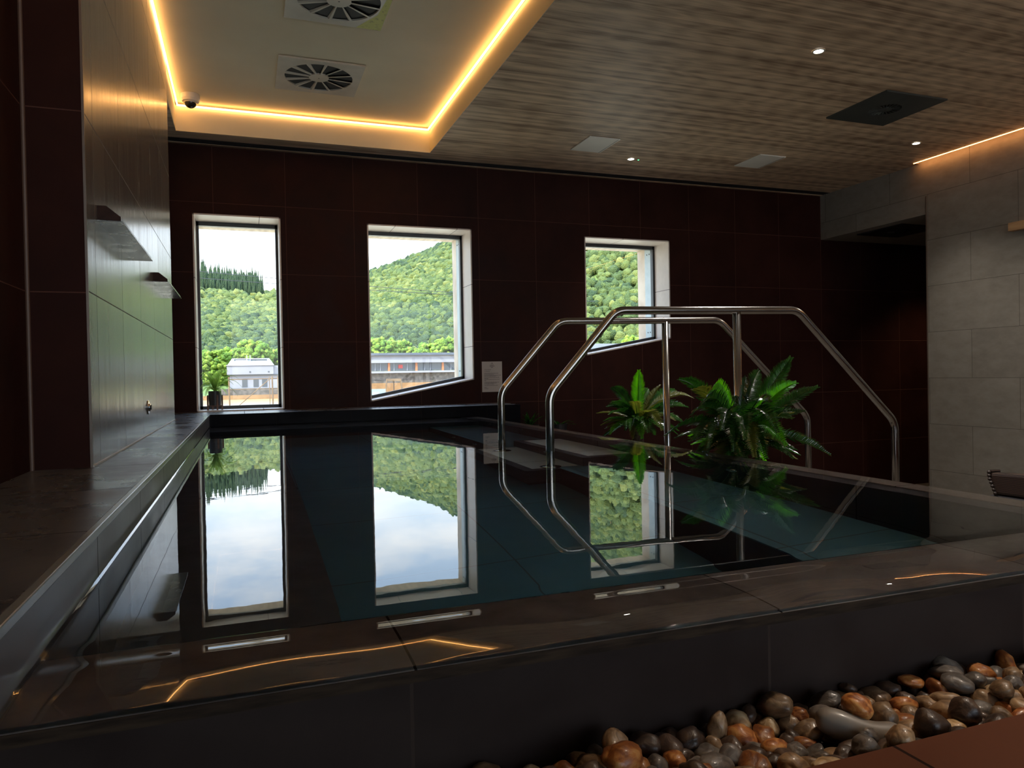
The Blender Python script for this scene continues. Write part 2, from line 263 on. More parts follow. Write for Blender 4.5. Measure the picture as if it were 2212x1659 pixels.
# windows
wl = ['tall narrow window with a potted fern on its sill, nearest the pier', 'middle window with slanting sill beside the printed notice', 'smallest window with slanting sill behind the handrails']
for i, (x0, x1, za, zb, zt) in enumerate(wins):
    w = thing('window_%d' % (i+1), wl[i], None, (0, 0, 0), kind='structure')
    t = .012; ym = 7.128
    rv = MB()   # tiled reveal lining, a thin shell inside the opening
    rv.prism([(x0, za), (x0+t, za+.002), (x0+t, zt), (x0, zt)], YB-.001, ym); rv.prism([(x1-t, zb), (x1, zb), (x1, zt), (x1-t, zt)], YB-.001, ym)
    rv.prism([(x0, zt-t), (x1, zt-t), (x1, zt), (x0, zt)], YB-.001, ym); rv.prism([(x0, za), (x1, zb), (x1, zb+t), (x0, za+t)], YB-.001, ym)
    rv.build('reveal', M['reveal'], w)
    f = MB(); a0, a1, fw = x0+t, x1-t, .036; fj = .022
    s = (zb-za)/(x1-x0); zi = lambda x: za+t+(x-x0)*s
    zt2 = zt-t
    f.prism([(a0, zi(a0)), (a0+fj, zi(a0+fj)), (a0+fj, zt2), (a0, zt2)], ym, ym+.05); f.prism([(a1-fj, zi(a1-fj)), (a1, zi(a1)), (a1, zt2), (a1-fj, zt2)], ym, ym+.05)
    f.prism([(a0, zt2-fw), (a1, zt2-fw), (a1, zt2), (a0, zt2)], ym, ym+.05); f.prism([(a0, zi(a0)), (a1, zi(a1)), (a1, zi(a1)+fw*.8), (a0, zi(a0)+fw*.8)], ym, ym+.05)
    f.build('frame', M['frame'], w)
    g = MB(); g.add([(a0+fw*.5, ym+.03, zi(a0)+.015), (a1-fw*.5, ym+.03, zi(a1)+.015), (a1-fw*.5, ym+.03, zt2-.015), (a0+fw*.5, ym+.03, zt2-.015)], [(0, 1, 2, 3)])
    g.build('pane', M['pane'], w)
    for sx in (0, 1):
        xx = a0+.006 if sx == 0 else a1-.006
        pl = MB(); pl.box(min(xx, xx+(.006 if sx else -.006)), max(xx, xx+(.006 if sx else -.006)), ym+.06, ym+.20, zi(xx)+.01, zt2-.005)
        p = pl.build('side_plate', M['side_plate'], w)
        for zz in (zt2-.07, zi(xx)+.08):
            for yy in (ym+.10, ym+.15):
                bo = MB(); d = -.004 if sx else .004
                bo.tube([(xx, yy, zz), (xx+d, yy, zz)], .007, 10); bo.build('bolt', M['frame'], p)
    tr = MB(); yo0, yo1 = ym+.05, 7.50
    tr.box(a0-.04, a0, yo0, yo1, za-.05, zt+.05); tr.box(a1, a1+.04, yo0, yo1, za-.05, zt+.05)
    tr.box(a0-.04, a1+.04, yo0, yo1, zt2+.001, zt2+.05); tr.prism([(a0-.04, zi(a0)-.055), (a1+.04, zi(a1)-.055), (a1+.04, zi(a1)-.002), (a0-.04, zi(a0)-.002)], yo0, yo1)
    tr.build('outer_reveal', M.setdefault('timber', noisy(mat('pale_larch_timber', rough=.6), (.42, .33, .25), (.60, .50, .40), 4, stretch=(6, 1, 1))), w)
# outer skin of the facade, above and around the openings
b = MB(); xs = -1.2
for (x0, x1, za, zb, zt) in wins:
    x0 -= .03; x1 += .03
    b.prism([(xs, -4.4), (x0, -4.4), (x0, 3.3), (xs, 3.3)], 7.20, 7.49); b.prism([(x0, -4.4), (x1, -4.4), (x1, zb-.05), (x0, za-.05)], 7.20, 7.49); b.prism([(x0, zt+.04), (x1, zt+.04), (x1, 3.3), (x0, 3.3)], 7.20, 7.49); xs = x1
b.prism([(xs, -4.4), (XE+.3, -4.4), (XE+.3, 3.3), (xs, 3.3)], 7.20, 7.49)
struct('wall_facade', b, M['timber'], 'timber clad outside of the window wall')
# left: pier with two water spouts, recesses in front of and behind it
struct('wall_left_pier', MB().box(-.95, XP, YP0+.004, YP1, .05, 2.75), M['pier'], 'grey-brown tiled pier that carries the two water spouts')
struct('wall_left_return', MB().box(-.95, XP-.001, YP0-.004, YP0+.004, .05, 2.75), M['wall_front'], 'dark tiled return at the near end of the pier')
struct('trim_4', MB().box(XP, XP+.006, YP0, YP1, .0955, .101), mat('pale_sealant', (.55, .56, .55), .4), 'pale sealant line at the foot of the pier')
struct('trim_1', MB().box(XP-.004, XP+.003, YP0-.006, YP0+.002, .095, ZC), mat('bronze_edge', (.25, .2, .17), .35, .8), 'thin metal edge strip at the near corner of the pier')
struct('wall_left', MB().box(-.95, XLW, -4.2, YP0-.004, -.2, 2.75), M['wall_side'], 'dark red-brown side wall nearest the camera')
struct('trim_2', MB().tube([(XLW+.004, YP0-.008, .095), (XLW+.004, YP0-.008, ZC)], .007, 8), mat('bronze_corner', (.12, .07, .05), .5), 'rounded corner joint where side wall meets the pier')
struct('wall_left_far', MB().box(-.95, XLW+.0, YP1, YB, .05, 2.75), M['wall_side'], 'dark side wall behind the pier')
# right wall with bulkhead over the alcove
b = MB(); b.box(XR, XR+.28, -4.2, 5.425, ZL, 2.75); struct('wall_right', b, M['wall_right'], 'grey tiled wall on the right')
struct('wall_right_bulkhead', MB().box(XR, XR+.02, 5.425, YB, 1.872, 2.75), M['wall_right'], 'tiled bulkhead over the dark alcove')
struct('trim_3', MB().box(XR-.005, XR+.004, 5.421, 5.432, ZL, 2.05), mat('bronze_edge_b', (.25, .19, .15), .4, .7), 'thin metal edge strip at the end of the right wall')
struct('ceiling_alcove', MB().box(XR+.02, XR+.28, 5.426, YB, 1.872, 1.90).box(XR+.28, XE, 5.0, YB, 1.872, 1.90), M['wall_right'], 'low soffit of the alcove')
struct('wall_alcove_end', MB().box(XE, XE+.2, 4.8, YO, ZL, 2.75), M['wall_side'], 'end wall of the alcove')
struct('wall_alcove_front', MB().box(XR+.28, XE, 4.8, 5.0, ZL, 2.75), M['wall_front'], 'near wall of the alcove')
# back of the room with a wide window added unseen for fill light
b = MB(); YR = -4.0; wx0, wx1, wz0, wz1 = -.3, 6.1, -.12, 2.3
b.prism([(-.95, ZL), (wx0, ZL), (wx0, 2.75), (-.95, 2.75)], YR-.2, YR); b.prism([(wx1, ZL), (XR+.3, ZL), (XR+.3, 2.75), (wx1, 2.75)], YR-.2, YR)
b.prism([(wx0, ZL), (wx1, ZL), (wx1, wz0), (wx0, wz0)], YR-.2, YR); b.prism([(wx0, wz1), (wx1, wz1), (wx1, 2.75), (wx0, 2.75)], YR-.2, YR)
struct('wall_rear', b, M['wall_front'], 'wall behind the camera')
w = thing('window_4', 'added floor-to-ceiling glazing behind the camera for fill light', None, kind='structure')  # unseen window added for fill light
f = MB(); f.box(wx0, wx0+.05, YR-.12, YR-.06, wz0, wz1); f.box(wx1-.05, wx1, YR-.12, YR-.06, wz0, wz1); f.box(wx0, wx1, YR-.12, YR-.06, wz0, wz0+.05); f.box(wx0, wx1, YR-.12, YR-.06, wz1-.05, wz1); [f.box(x-.025, x+.025, YR-.12, YR-.06, wz0, wz1) for x in (1.3, 2.9, 4.5)]
f.build('frame', M['frame'], w); MB().quad((wx0, YR-.09, wz0), (wx1, YR-.09, wz0), (wx1, YR-.09, wz1), (wx0, YR-.09, wz1)).build('pane', M['pane'], w)
struct('added_sun_eaves', MB().box(-1.5, 7.5, YR-1.6, YR-.2, 2.55, 2.75), M['plaster'], 'added overhang keeping sun out of the rear glazing')  # unseen overhang added to keep sun out of the rear glazing
# floors
YE = .742
struct('floor', MB().box(-.95, XR, -4.2, YE, -.30, -.14), M['floor'], 'reddish brown tiled floor in the near right corner')
struct('floor_lower', MB().box(1.95, XE, YE+.0, YO, ZL-.1, ZL), M['floor_low'], 'lower tiled floor beyond the pool')
struct('floor_step_face', MB().box(1.95, XR, YE-.1, YE, ZL, -.14), M['floor'], 'face of the raised near floor')
# ceiling: timber with a sunken cream recess
cx0, cx1, cy0, cy1, ZT = -.470, 1.622, .9, 6.495, 2.612
b = MB(); t = .05
b.box(-.95, cx0-.004, -4.2, YB-.155, ZC, ZC+t); b.box(-.62, cx1, YB-.155, YB-.045, ZC+.036, ZC+t); b.box(cx1+.004, XR-.075, -4.2, YB-.155, ZC, ZC+t); b.box(cx0-.004, cx1+.004, -4.2, cy0-.004, ZC, ZC+t); b.box(cx0-.004, cx1+.004, cy1+.004, YB-.155, ZC, ZC+t)
b.box(cx1, XR-.075, YB-.155, YB-.04, ZC+.035, ZC+t); b.box(-.62, XR, YB-.045, YB, ZC-.004, ZC+t); b.box(XR-.075, XR, 5.50, YB-.155, ZC, ZC+t)
struct('ceiling', b, M['ceiling'], 'grey-brown timber effect ceiling')
struct('ceiling_slab', MB().box(-.95, XE+.2, -4.2, YO, 2.70, 2.80), M['plaster'], 'structural slab over the ceiling')
zl0, zl1, g = ZT-.036, ZT-.024, .012
b = MB()
for (x0, x1, y0, y1) in ((cx0-.004, cx0, cy0, cy1), (cx1, cx1+.004, cy0, cy1), (cx0-.004, cx1+.004, cy1, cy1+.004), (cx0-.004, cx1+.004, cy0-.004, cy0)): b.box(x0, x1, y0, y1, ZC-.003, ZT-.026)
b.box(cx0-.07, cx1+.07, cy0-.07, cy1+.07, ZT, ZT+.02)
for (x0, x1, y0, y1) in ((cx0-.07, cx0-.05, cy0, cy1), (cx1+.05, cx1+.07, cy0, cy1), (cx0-.07, cx1+.07, cy1+.05, cy1+.07), (cx0-.07, cx1+.07, cy0-.07, cy0-.05)): b.box(x0, x1, y0, y1, zl0-.02, ZT)
struct('ceiling_recess', b, M['plaster'], 'cream sunken part of the ceiling')
led = thing('cove_light', 'warm glowing light strip around the sunken cream ceiling', 'ceiling light')
for (x0, x1, y0, y1) in ((cx0+.012, cx0+.022, cy0+.012, cy1-.012), (cx1-.022, cx1-.012, cy0+.012, cy1-.012), (cx0+.012, cx1-.012, cy1-.022, cy1-.012), (cx0+.012, cx1-.012, cy0+.012, cy0+.022)):
    MB().box(x0, x1, y0, y1, zl0+.001, zl1).build('light_strip', M['led'], led)
ls = thing('wall_wash_light', 'thin glowing light line where the timber ceiling meets the grey right wall', 'ceiling light')
MB().box(XR-.077, XR-.070, -2.0, 5.50, ZC-.003, ZC+.006).build('light_strip', M['led_side'], ls)
MB().box(XR-.075, XR, -4.2, 5.50, ZC+.035, ZC+.05).build('channel', M['blackm'], ls)
# linear grille
lg = thing('linear_grille', 'long black slotted air grille along the top of the window wall', 'vent')
for k_ in range(4): MB().box(-.62, XR, YB-.150+k_*.03, YB-.139+k_*.03, ZC-.002, ZC+.03).build('slat', M['blackm'], lg)
MB().box(-.62, XR, YB-.155, YB-.045, ZC+.03, ZC+.036).build('backing', M['black'], lg)

# ------------------------------------------------------------------ pool
PX0, PX1, PY0, PY1 = -.262, 1.972, .92, 6.27
ZF, ZBN = -.92, -.55
pool = thing('pool', 'raised indoor overflow pool with slate coping, benches and steps', 'pool')
ZI = -.0105
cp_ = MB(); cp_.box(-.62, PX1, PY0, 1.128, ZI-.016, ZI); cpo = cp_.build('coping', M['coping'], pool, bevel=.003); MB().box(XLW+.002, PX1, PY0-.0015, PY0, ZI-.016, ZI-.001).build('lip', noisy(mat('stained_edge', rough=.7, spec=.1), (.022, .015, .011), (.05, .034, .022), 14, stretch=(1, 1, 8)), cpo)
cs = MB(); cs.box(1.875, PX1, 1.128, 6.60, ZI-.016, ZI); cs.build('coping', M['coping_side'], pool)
MB().box(-.62, PX1-.022, PY0+.03, 1.13, ZL, ZI-.016).build('front_wall', M['face_front'], pool)
MB().box(1.80, PX1-.022, 1.13, YB-.002, ZL, ZI-.016).build('side_wall', M['pool_wall'], pool)
MB().box(-.62, XP+.0, -.2+.93, YB, -.0, .0955).build('ledge', M['stone'], pool) if 0 else None
lg_ = MB(); lg_.box(XLW+.001, PX0-.010, .93, YP0-.005, -.03, .0952); lg_.box(XP+.001, PX0-.010, YP0-.005, YP1, -.03, .0952); lg_.box(XLW+.001, PX0-.010, YP1, YB-.001, -.03, .0952); lg_.box(PX0-.01, 2.36, PY1+.008, YB-.001, -.03, .0952); lg_.build('ledge', M['stone'], pool, bevel=.0)
MB().box(PX0-.0105, PX0+.004, .93, PY1, .080, .0954).build('ledge_edge', mat('pale_edge_tile', (.26, .30, .31), .25), pool, bevel=.002)
MB().box(PX0-.012, PX0, .93, PY1+.004, -1.0, .080).build('ledge_face', M['ledge_face'], pool)
MB().box(PX0, 2.362, PY1, PY1+.010, -1.0, .0955).build('ledge_face', M['ledge_back'], pool)
MB().box(PX0, PX1-.1, 1.13, PY1, ZF-.1, ZF).build('pool_floor', M['pool_floor'], pool)
# benches, dark risers with paler seats
for nm, (x0, x1, y0, y1, z) in {'bench': (PX0, .195, 1.13, PY1, ZBN), 'bench_': (1.385, 1.80, 1.13, PY1, ZBN)}.items():
    bn = MB().box(x0, x1, y0, y1, ZF, z-.012).build('bench', M['nosing'], pool)
    MB().box(x0+(.0 if nm == 'bench' else .0), x1, y0, y1, z-.012, z).build('seat', M['pool_floor'], bn) if nm != 'bench' else MB().box(x0, x1, y0, y1, z-.012, z).build('seat', M['nosing'], bn)
MB().box(PX0, PX1-.1, 5.76, PY1+.01, ZF, -.14).build('bench', M['pool_wall'], pool)
for (x0, x1, y0, y1, z, zb) in ((1.505, 1.80, 3.17, 4.12, -.29, -.555), (1.207, 1.505, 3.15, 4.08, -.55, -.83)):
    st = MB().box(x0, x1, y0, y1, zb, z-.010).build('step', M['nosing'], pool)
    MB().box(x0, x1, y0, y1, z-.010, z-.001).build('nosing', M['nosing'], st)
    MB().box(x0+.052, x1-.01, y0+.052, y1-.03, z-.009, z+.0015).build('tread', M['tread'], st)
MB().box(1.24, 1.50, 3.2, 4.03, ZF, -.83).build('step', M['pool_wall'], pool)
# jets in the pool sides
for (x, y, z, ax) in ((1.797, 5.45, -.20, 'x'), (1.797, 4.75, -.20, 'x'), (1.797, 2.42, -.20, 'x'), (1.383, 5.0, -.72, 'x'), (1.383, 4.5, -.72, 'x'), (1.383, 2.7, -.72, 'x'), (.197, 3.3, -.70, 'x'), (1.503, 3.6, -.42, 'x')):
    j = MB(); sg = -1 if x > .5 else 1
    for r0, r1, h0, h1 in ((.032, .026, 0, .010), (.015, .012, .010, .014)):
        n = 20; vs = []
        for (r, h) in ((r0, h0), (r0*.97, h1*.8), (r1, h1), (.001, h1)):
            vs += [(x+sg*h, y+r*math.cos(2*PI*k/n), z+r*math.sin(2*PI*k/n)) for k in range(n)]
        j.add(vs, [(i*n+k, i*n+(k+1) % n, (i+1)*n+(k+1) % n, (i+1)*n+k) for i in range(3) for k in range(n)])
    j.build('jet', M['chrome'], pool, smooth=True)
# water body, overflowing the near and right coping
def film(y, x):
    z = 0.0
    d = y
    if d < 1.17: z -= .0016*(0.5-0.5*math.cos(PI*min(1, (1.17-d)/.07)))
    if d < 1.10: z += .0008*(0.5-0.5*math.cos(PI*min(1, (1.10-d)/.045)))
    e_ = .985+.012*math.sin(x*9)+.008*math.sin(x*23+1)
    if d < e_+.035: q = min(1, (e_+.035-d)/.10); z -= .0062*q*q
    dl = x-PX0
    if dl < .012: z += .0035*(1-max(0, dl)/.012)**2
    if y > PY1-.012: z += .003*(1-max(0, PY1-y)/.012)**2
    dx = PX1-x
    if dx < .03: q = 1-dx/.03; z -= .004*q*q
    return z
ny = [PY0+.002+i*.004 for i in range(70)]+[1.20+.05*i for i in range(1, 101)]+[PY1-.014, PY1-.009, PY1-.005, PY1-.001]+[PY1+.003]
nx = [PX0-.004]+[PX0+.002*i for i in range(8)]+[PX0+.02+i*(PX1-.055-PX0)/110 for i in range(111)]+[PX1-.03+i*.0048 for i in range(7)]
ny = sorted(set(round(v, 5) for v in ny if v <= PY1+.003)); nx = sorted(set(round(v, 5) for v in nx))
vs = []; fs = []; nxn, nyn = len(nx), len(ny)
for y in ny:
    for x in nx: vs.append((x, y, film(y, x)))
for j_ in range(nyn-1):
    for i_ in range(nxn-1): a_ = j_*nxn+i_; fs.append((a_, a_+1, a_+nxn+1, a_+nxn))
# skirt: thin film edge over the copings, deep sides buried in the walls
bot = {}
def botv(x, y):
    deep = (x < 1.86 and y > 1.135)
    return -.9 if deep else ZI-.0005
base = len(vs)
for y in ny:
    for x in nx: vs.append((x, y, -.99 if (x < 1.87 and y > 1.13) else ZI-.001))
for j_ in range(nyn-1):
    for i_ in range(nxn-1): a_ = base+j_*nxn+i_; fs.append((a_, a_+nxn, a_+nxn+1, a_+1))
for i_ in range(nxn-1):
    fs.append((i_, base+i_, base+i_+1, i_+1)); q = (nyn-1)*nxn+i_; fs.append((q, q+1, base+q+1, base+q))
for j_ in range(nyn-1):
    q = j_*nxn; fs.append((q, q+nxn, base+q+nxn, base+q)); q = j_*nxn+nxn-1; fs.append((q, base+q, base+q+nxn, q+nxn))
wt = MB(); wt.v = vs; wt.f = fs
wo = wt.build('pool_water', M['water'], smooth=False); tag(wo, 'still dark teal water filling the pool to the brim', 'water', kind='stuff')
for p_ in wo.data.polygons: p_.use_smooth = p_.index < (nyn-1)*(nxn-1)

# pool steps outside, under the handrails
os_ = thing('outside_steps', 'slate steps climbing to the pool between the two handrails', 'steps')
for k_ in range(3): MB().box(1.951+k_*.5, 1.951+(k_+1)*.5, 3.0, 4.15, ZL, -.27*(k_+1)).build('step', M['floor_low'], os_, bevel=.004)

# ------------------------------------------------------------------ handrails
def bend(pts, r, n=6):
    out = [Vector(pts[0])]
    for i in range(1, len(pts)-1):
        a, p, c = Vector(pts[i-1]), Vector(pts[i]), Vector(pts[i+1])
        u = (a-p).normalized()*r; v = (c-p).normalized()*r
        for k_ in range(n+1):
            t = k_/n; out.append((p+u)*(1-t)**2+p*2*t*(1-t)+(p+v)*t*t)
    out.append(Vector(pts[-1])); return out
for (y, zb, lab) in ((3.23, ZBN, 'nearer stainless steel handrail over the pool edge, in front of the fan palm'), (3.93, ZBN, 'farther stainless steel handrail over the pool edge, next to the notice')):
    h = thing('handrail', lab, 'handrail', (0, 0, 0), group='pool handrails')
    MB().tube(bend([(1.365, y, zb), (1.365, y, .268), (1.730, y, .671), (2.838, y, .686), (3.522, y, .052), (3.535, y, ZL)], .05), .0205, 20).build('rail', M['steel'], h, smooth=True)
    MB().tube([(2.447, y, -.81 if y < 0 else ZL), (2.442, y, .672)], .0205, 20).build('post', M['steel'], h, smooth=True)
    for (x, z) in ((1.365, zb), (3.535, ZL)): MB().lathe([(.021, .012), (.045, .008), (.055, .0), (.0551, -.002)], (x, y, z+.002), 28).build('flange', M['chrome'], h, smooth=True)

# ------------------------------------------------------------------ water spouts and valve on the pier
def spout(y0, y1, lab):
    s_ = thing('water_spout', lab, 'water spout', (XP, y0, .921), group='water spouts')
    prof = [(0, .0), (.072, -.002), (.072, .012), (.028, .048), (0, .048)]; Ls = y1-y0
    sh = MB(); sh.prism(prof, 0, .004); sh.build('end_plate', noisy(mat('dark_patina_steel', rough=.6, spec=.2), (.022, .010, .008), (.04, .018, .014), 30), s_)
    bd = MB(); bd.prism(prof, .004, Ls-.004); bd.build('body', M['dark_steel'], s_)
    MB().prism(prof, Ls-.004, Ls).build('end_plate', M['blackm'], s_)
    MB().box(.0, .078, .0, Ls, -.0045, -.002).build('water_lip', M['dark_steel'], s_)
    return s_
spout(2.845, 3.74, 'longer dark steel water spout on the pier, nearer the camera')
spout(4.50, 5.38, 'dark steel water spout on the pier, nearer the tall window')
vl = thing('valve', 'small round chrome push button low on the pier', 'button', (XP, 4.12, .235))
vm = MB()
for r, h0, h1 in ((.036, 0, .005), (.02, .005, .012)): vm.tube([(h0, 0, 0), (h1, 0, 0)], r, 24)
vm.build('plate', M['chrome'], vl, smooth=False, bevel=.002); MB().tube([(.012, 0, 0), (.017, 0, 0)], .012, 18).build('knob', M['blackm'], vl)

# ------------------------------------------------------------------ notice on the wall
nt_ = thing('notice', 'printed white notice sheet on the dark wall between middle and right window', 'sign', (2.182, YB-.003, .203))
MB().box(0, .207, -.002, .002, 0, .297).build('sheet', noisy(mat('paper', rough=.6), (.50, .45, .42), (.56, .50, .46), 3), nt_)
ink = mat('ink', (.05, .04, .04), .6)
tx = MB(); yy = -.0035
def line(x, z, w, h=.0032):
    tx.box(x, x+w, yy, yy+.001, z, z+h)
rr = random.Random(3)
rows = [(.215, .07), (.200, .065), (.180, .15), (.170, .10), (.161, .175), (.152, .12), (.142, .16), (.131, .04), (.121, .165), (.109, .02), (.093, .15), (.084, .13), (.075, .10), (.062, .14), (.043, .025), (.031, .04)]
for z, wd in rows:
    x = .022
    while x < .022+wd-.004:
        w_ = min(rr.uniform(.006, .018), .022+wd-x); line(x, z, w_); x += w_+.003
for z, w_, h in ((.262, .034, .004), (.250, .048, .006), (.238, .022, .005)):
    x = .1035-w_/2
    while x < .1035+w_/2: line(x, z, .005, h); x += .0075
for k_ in range(3): tx.add([(.1035-.004-.006*k_, yy, .272+.0*k_), (.1035, yy, .290-.004*k_), (.1035+.004+.006*k_, yy, .272), (.1035, yy, .286-.004*k_)], [(0, 1, 2, 3)])
tx.build('print', ink, nt_)

# ------------------------------------------------------------------ ceiling fittings
def ring_sector(mb, r0, r1, a0, a1, z, n=6, tilt=0):
    vs = []
    for k_ in range(n+1):
        a = a0+(a1-a0)*k_/n; vs += [(r0*math.cos(a), r0*math.sin(a), z), (r1*math.cos(a), r1*math.sin(a), z)]
    mb.add(vs, [(2*k_, 2*k_+1, 2*k_+3, 2*k_+2) for k_ in range(n)])
def plate_with_hole(mb, h, r, z0, z1, n=48):
    # square plate, round hole
    pts = []
    for k_ in range(n):
        a = 2*PI*k_/n+PI/n; c, s_ = math.cos(a), math.sin(a); t = h/max(abs(c), abs(s_)); pts.append(((c*t, s_*t), (c*r, s_*r)))
    # snap corners
    P = [p[0] for p in pts]
    for (cx, cyy) in ((h, h), (h, -h), (-h, h), (-h, -h)):
        k_ = min(range(n), key=lambda i: (P[i][0]-cx)**2+(P[i][1]-cyy)**2); P[k_] = (cx, cyy)
    vs = []
    for k_ in range(n): vs += [(*P[k_], z0), (*pts[k_][1], z0), (*P[k_], z1), (*pts[k_][1], z1)]
    fs = []
    for k_ in range(n):
        a = 4*k_; b_ = 4*((k_+1) % n); fs += [(a, b_, b_+1, a+1), (a+2, a+3, b_+3, b_+2), (a, a+2, b_+2, b_), (a+1, b_+1, b_+3, a+3)]
    mb.add(vs, fs)
def swirl(loc, h, r, rh, nb, m, mb_, lab, cat='vent', rz=0, group=None):
    t = thing('swirl_diffuser', lab, cat, loc, rz, group)
    p = MB(); plate_with_hole(p, h, r, -.012, 0); p.build('face_plate', m, t)
    hub = MB(); hub.lathe([(0.0001, -.013), (rh, -.013), (rh, -.002), (.0001, -.002)], (0, 0, 0), 28); hb = hub.build('hub', m, t)
    MB().lathe([(.006, -.0145), (.0001, -.0145)], (0, 0, 0), 10).build('screw', M['blackm'], hb)
    for k_ in range(nb):
        a = 2*PI*k_/nb+.1; w_ = r*.022
        d = Vector((math.cos(a), math.sin(a), 0)); n_ = Vector((-math.sin(a), math.cos(a), 0))
        vs = []
        for rr_, wi in ((rh*.95, w_*.7), (r*1.0, w_*1.5)):
            vs += [d*rr_-n_*wi+Vector((0, 0, -.012)), d*rr_+n_*wi+Vector((0, 0, -.012)), d*rr_+n_*(wi+rr_*.05)+Vector((0, 0, -.003)), d*rr_+n_*(wi+rr_*.05-.002)+Vector((0, 0, -.003))]
        b_ = MB(); b_.add(vs, [(0, 1, 5, 4), (1, 2, 6, 5), (2, 3, 7, 6), (3, 0, 4, 7), (0, 3, 2, 1), (4, 5, 6, 7)]); b_.build('blade', m, t)
    q = MB(); q.lathe([(r*1.01, -.0025), (r*1.01, -.0015), (.0001, -.0015)], (0, 0, 0), 48); q.build('throat', M['black'] if mb_ is None else mb_, t)
    return t
# plates hang 1 cm under the soffit so the throat stays hidden above it
def cut_throat(): pass
swirl((.574, 5.643, ZT-.001), .30, .245, .072, 12, M['white'], None, 'square white swirl air vent in the cream ceiling, the whole one', group='cream ceiling vents')
sv = swirl((.580, 4.460, ZT-.001), .30, .245, .072, 12, M['white'], None, 'square white swirl air vent with yellow-green reflection painted on one corner, cut by the top of the photo', group='cream ceiling vents')
MB().add([(.298, .298, -.0125), (.14, .298, -.0125), (.19, .20, -.0125), (.245, .10, -.0125), (.265, -.10, -.0125), (.298, -.2, -.0125)], [(0, 1, 2, 3, 4, 5)]).build('painted_reflection', noisy(mat('yellow_green_reflection', rough=.7), (.62, .66, .22), (.34, .36, .16), 45, lo=.55, hi=.72), sv, label='mottled yellow-green painted reflection')  # bright reflection painted as a flat mottled patch on the vent plate
swirl((4.735, 4.395, ZC-.001), .298, .118, .05, 24, M['grey_metal'], None, 'dark grey-green square swirl vent in the timber ceiling', group=None)
swirl((6.80, 6.14, 1.871), .30, .12, .05, 20, M['blackm'], None, 'black square swirl vent in the alcove soffit')
for (x, y, lab) in ((2.953, 5.848, 'pale square panel in the timber ceiling, left of the pair'), (4.724, 5.862, 'pale square panel in the timber ceiling, right of the pair')):
    t = thing('ceiling_panel', lab, 'ceiling panel', (x, y, ZC-.0005), group='pale ceiling panels')
    MB().box(-.148, .148, -.195, .195, -.010, 0).build('panel', noisy(mat('warm_white_panel', rough=.5), (.78, .76, .68), (.85, .82, .74), 3), t, bevel=.003)
    MB().box(.128, .132, -.19, .19, -.0108, -.0098).build('seam', M['blackm'], t)
dl = None
for (x, y, lab) in ((3.476, 3.733, 'small round recessed downlight nearest the camera, high in the timber ceiling'), (3.482, 6.154, 'small round recessed downlight nearest the window wall, beside a green indicator'),
                    (5.741, 4.992, 'small round recessed downlight near the glowing line on the right'), (1.95, .95, 'added fill downlight above the pebble strip, out of view'), (5.35, 3.3, 'added fill downlight near the right wall, out of view'), (3.476, -.6, 'added fill downlight behind the camera')):  # last three are unseen lamps added for fill light
    t = thing('downlight', lab, 'downlight', (x, y, ZC-.0005), group='recessed downlights')
    MB().lathe([(.040, -.001), (.040, -.004), (.030, -.005), (.028, -.001)], (0, 0, 0), 32).build('rim', M['white'], t, smooth=False)
    MB().lathe([(.0285, -.0025), (.0001, -.0025)], (0, 0, 0), 28).build('lens', M['lamp'], t)
    sl = bpy.data.lights.new('downlight_beam', 'SPOT'); sl.energy = 22; sl.spot_size = math.radians(80); sl.spot_blend = .8; sl.shadow_soft_size = .025; sl.color = (1, .90, .78)
    if y < 1.5: sl.energy = 26
    if x == 1.95: sl.energy = 62; sl.color = (1, .84, .68)
    if x < 3.48 and 3 < y < 4: sl.energy = 150; sl.color = (1, .95, .88); sl.spot_size = math.radians(105)
    if x == 5.35: sl.energy = 60; sl.spot_size = math.radians(140)
    so_ = bpy.data.objects.new('downlight_beam', sl); COL.objects.link(so_); so_.parent = t; so_.location = (0, 0, -.012)
t = thing('downlight', 'added fill downlight in the alcove soffit, hidden behind the right wall', 'downlight', (7.9, 6.0, 1.8715), group='recessed downlights')  # hidden lamp added to brighten the alcove
MB().lathe([(.040, -.001), (.040, -.004), (.030, -.005), (.028, -.001)], (0, 0, 0), 32).build('rim', M['white'], t); MB().lathe([(.0285, -.0025), (.0001, -.0025)], (0, 0, 0), 28).build('lens', M['lamp'], t)
sl = bpy.data.lights.new('downlight_beam', 'SPOT'); sl.energy = 30; sl.spot_size = math.radians(110); sl.spot_blend = .9; sl.shadow_soft_size = .025; sl.color = (1, .72, .42)
so_ = bpy.data.objects.new('downlight_beam', sl); COL.objects.link(so_); so_.parent = t; so_.location = (0, 0, -.012)
t = thing('indicator_light', 'tiny green indicator light beside a recessed downlight', 'indicator light', (3.565, 6.16, ZC-.0005))
MB().lathe([(.008, -.001), (.006, -.004), (.0001, -.005)], (0, 0, 0), 14).build('lens', M['green_led'], t)
MB().lathe([(.011, 0), (.011, -.002), (.008, -.0022)], (0, 0, 0), 14).build('rim', M['white'], t)
# security camera dome
t = thing('security_camera', 'white dome security camera in the corner of the cream ceiling', 'security camera', (-.345, 6.30, ZT-.001))
MB().lathe([(.0001, 0), (.070, 0), (.070, -.035), (.062, -.055), (.050, -.060), (.0001, -.060)], (0, 0, 0), 36).build('housing', mat('white_plastic', (.62, .6, .56), .4), t, smooth=False)
dm = MB().lathe([(.047, -.060)]+[(.047*math.cos(a), -.060-.045*math.sin(a)) for a in [i*PI/2/8 for i in range(1, 9)]], (0, 0, 0), 32).build('dome', mat('smoked_dome', (.02, .02, .022), .05), t, smooth=True)
MB().lathe([(.0475, -.058), (.052, -.062), (.0475, -.066)], (0, 0, 0), 32).build('ring', M['white'], t, smooth=True)

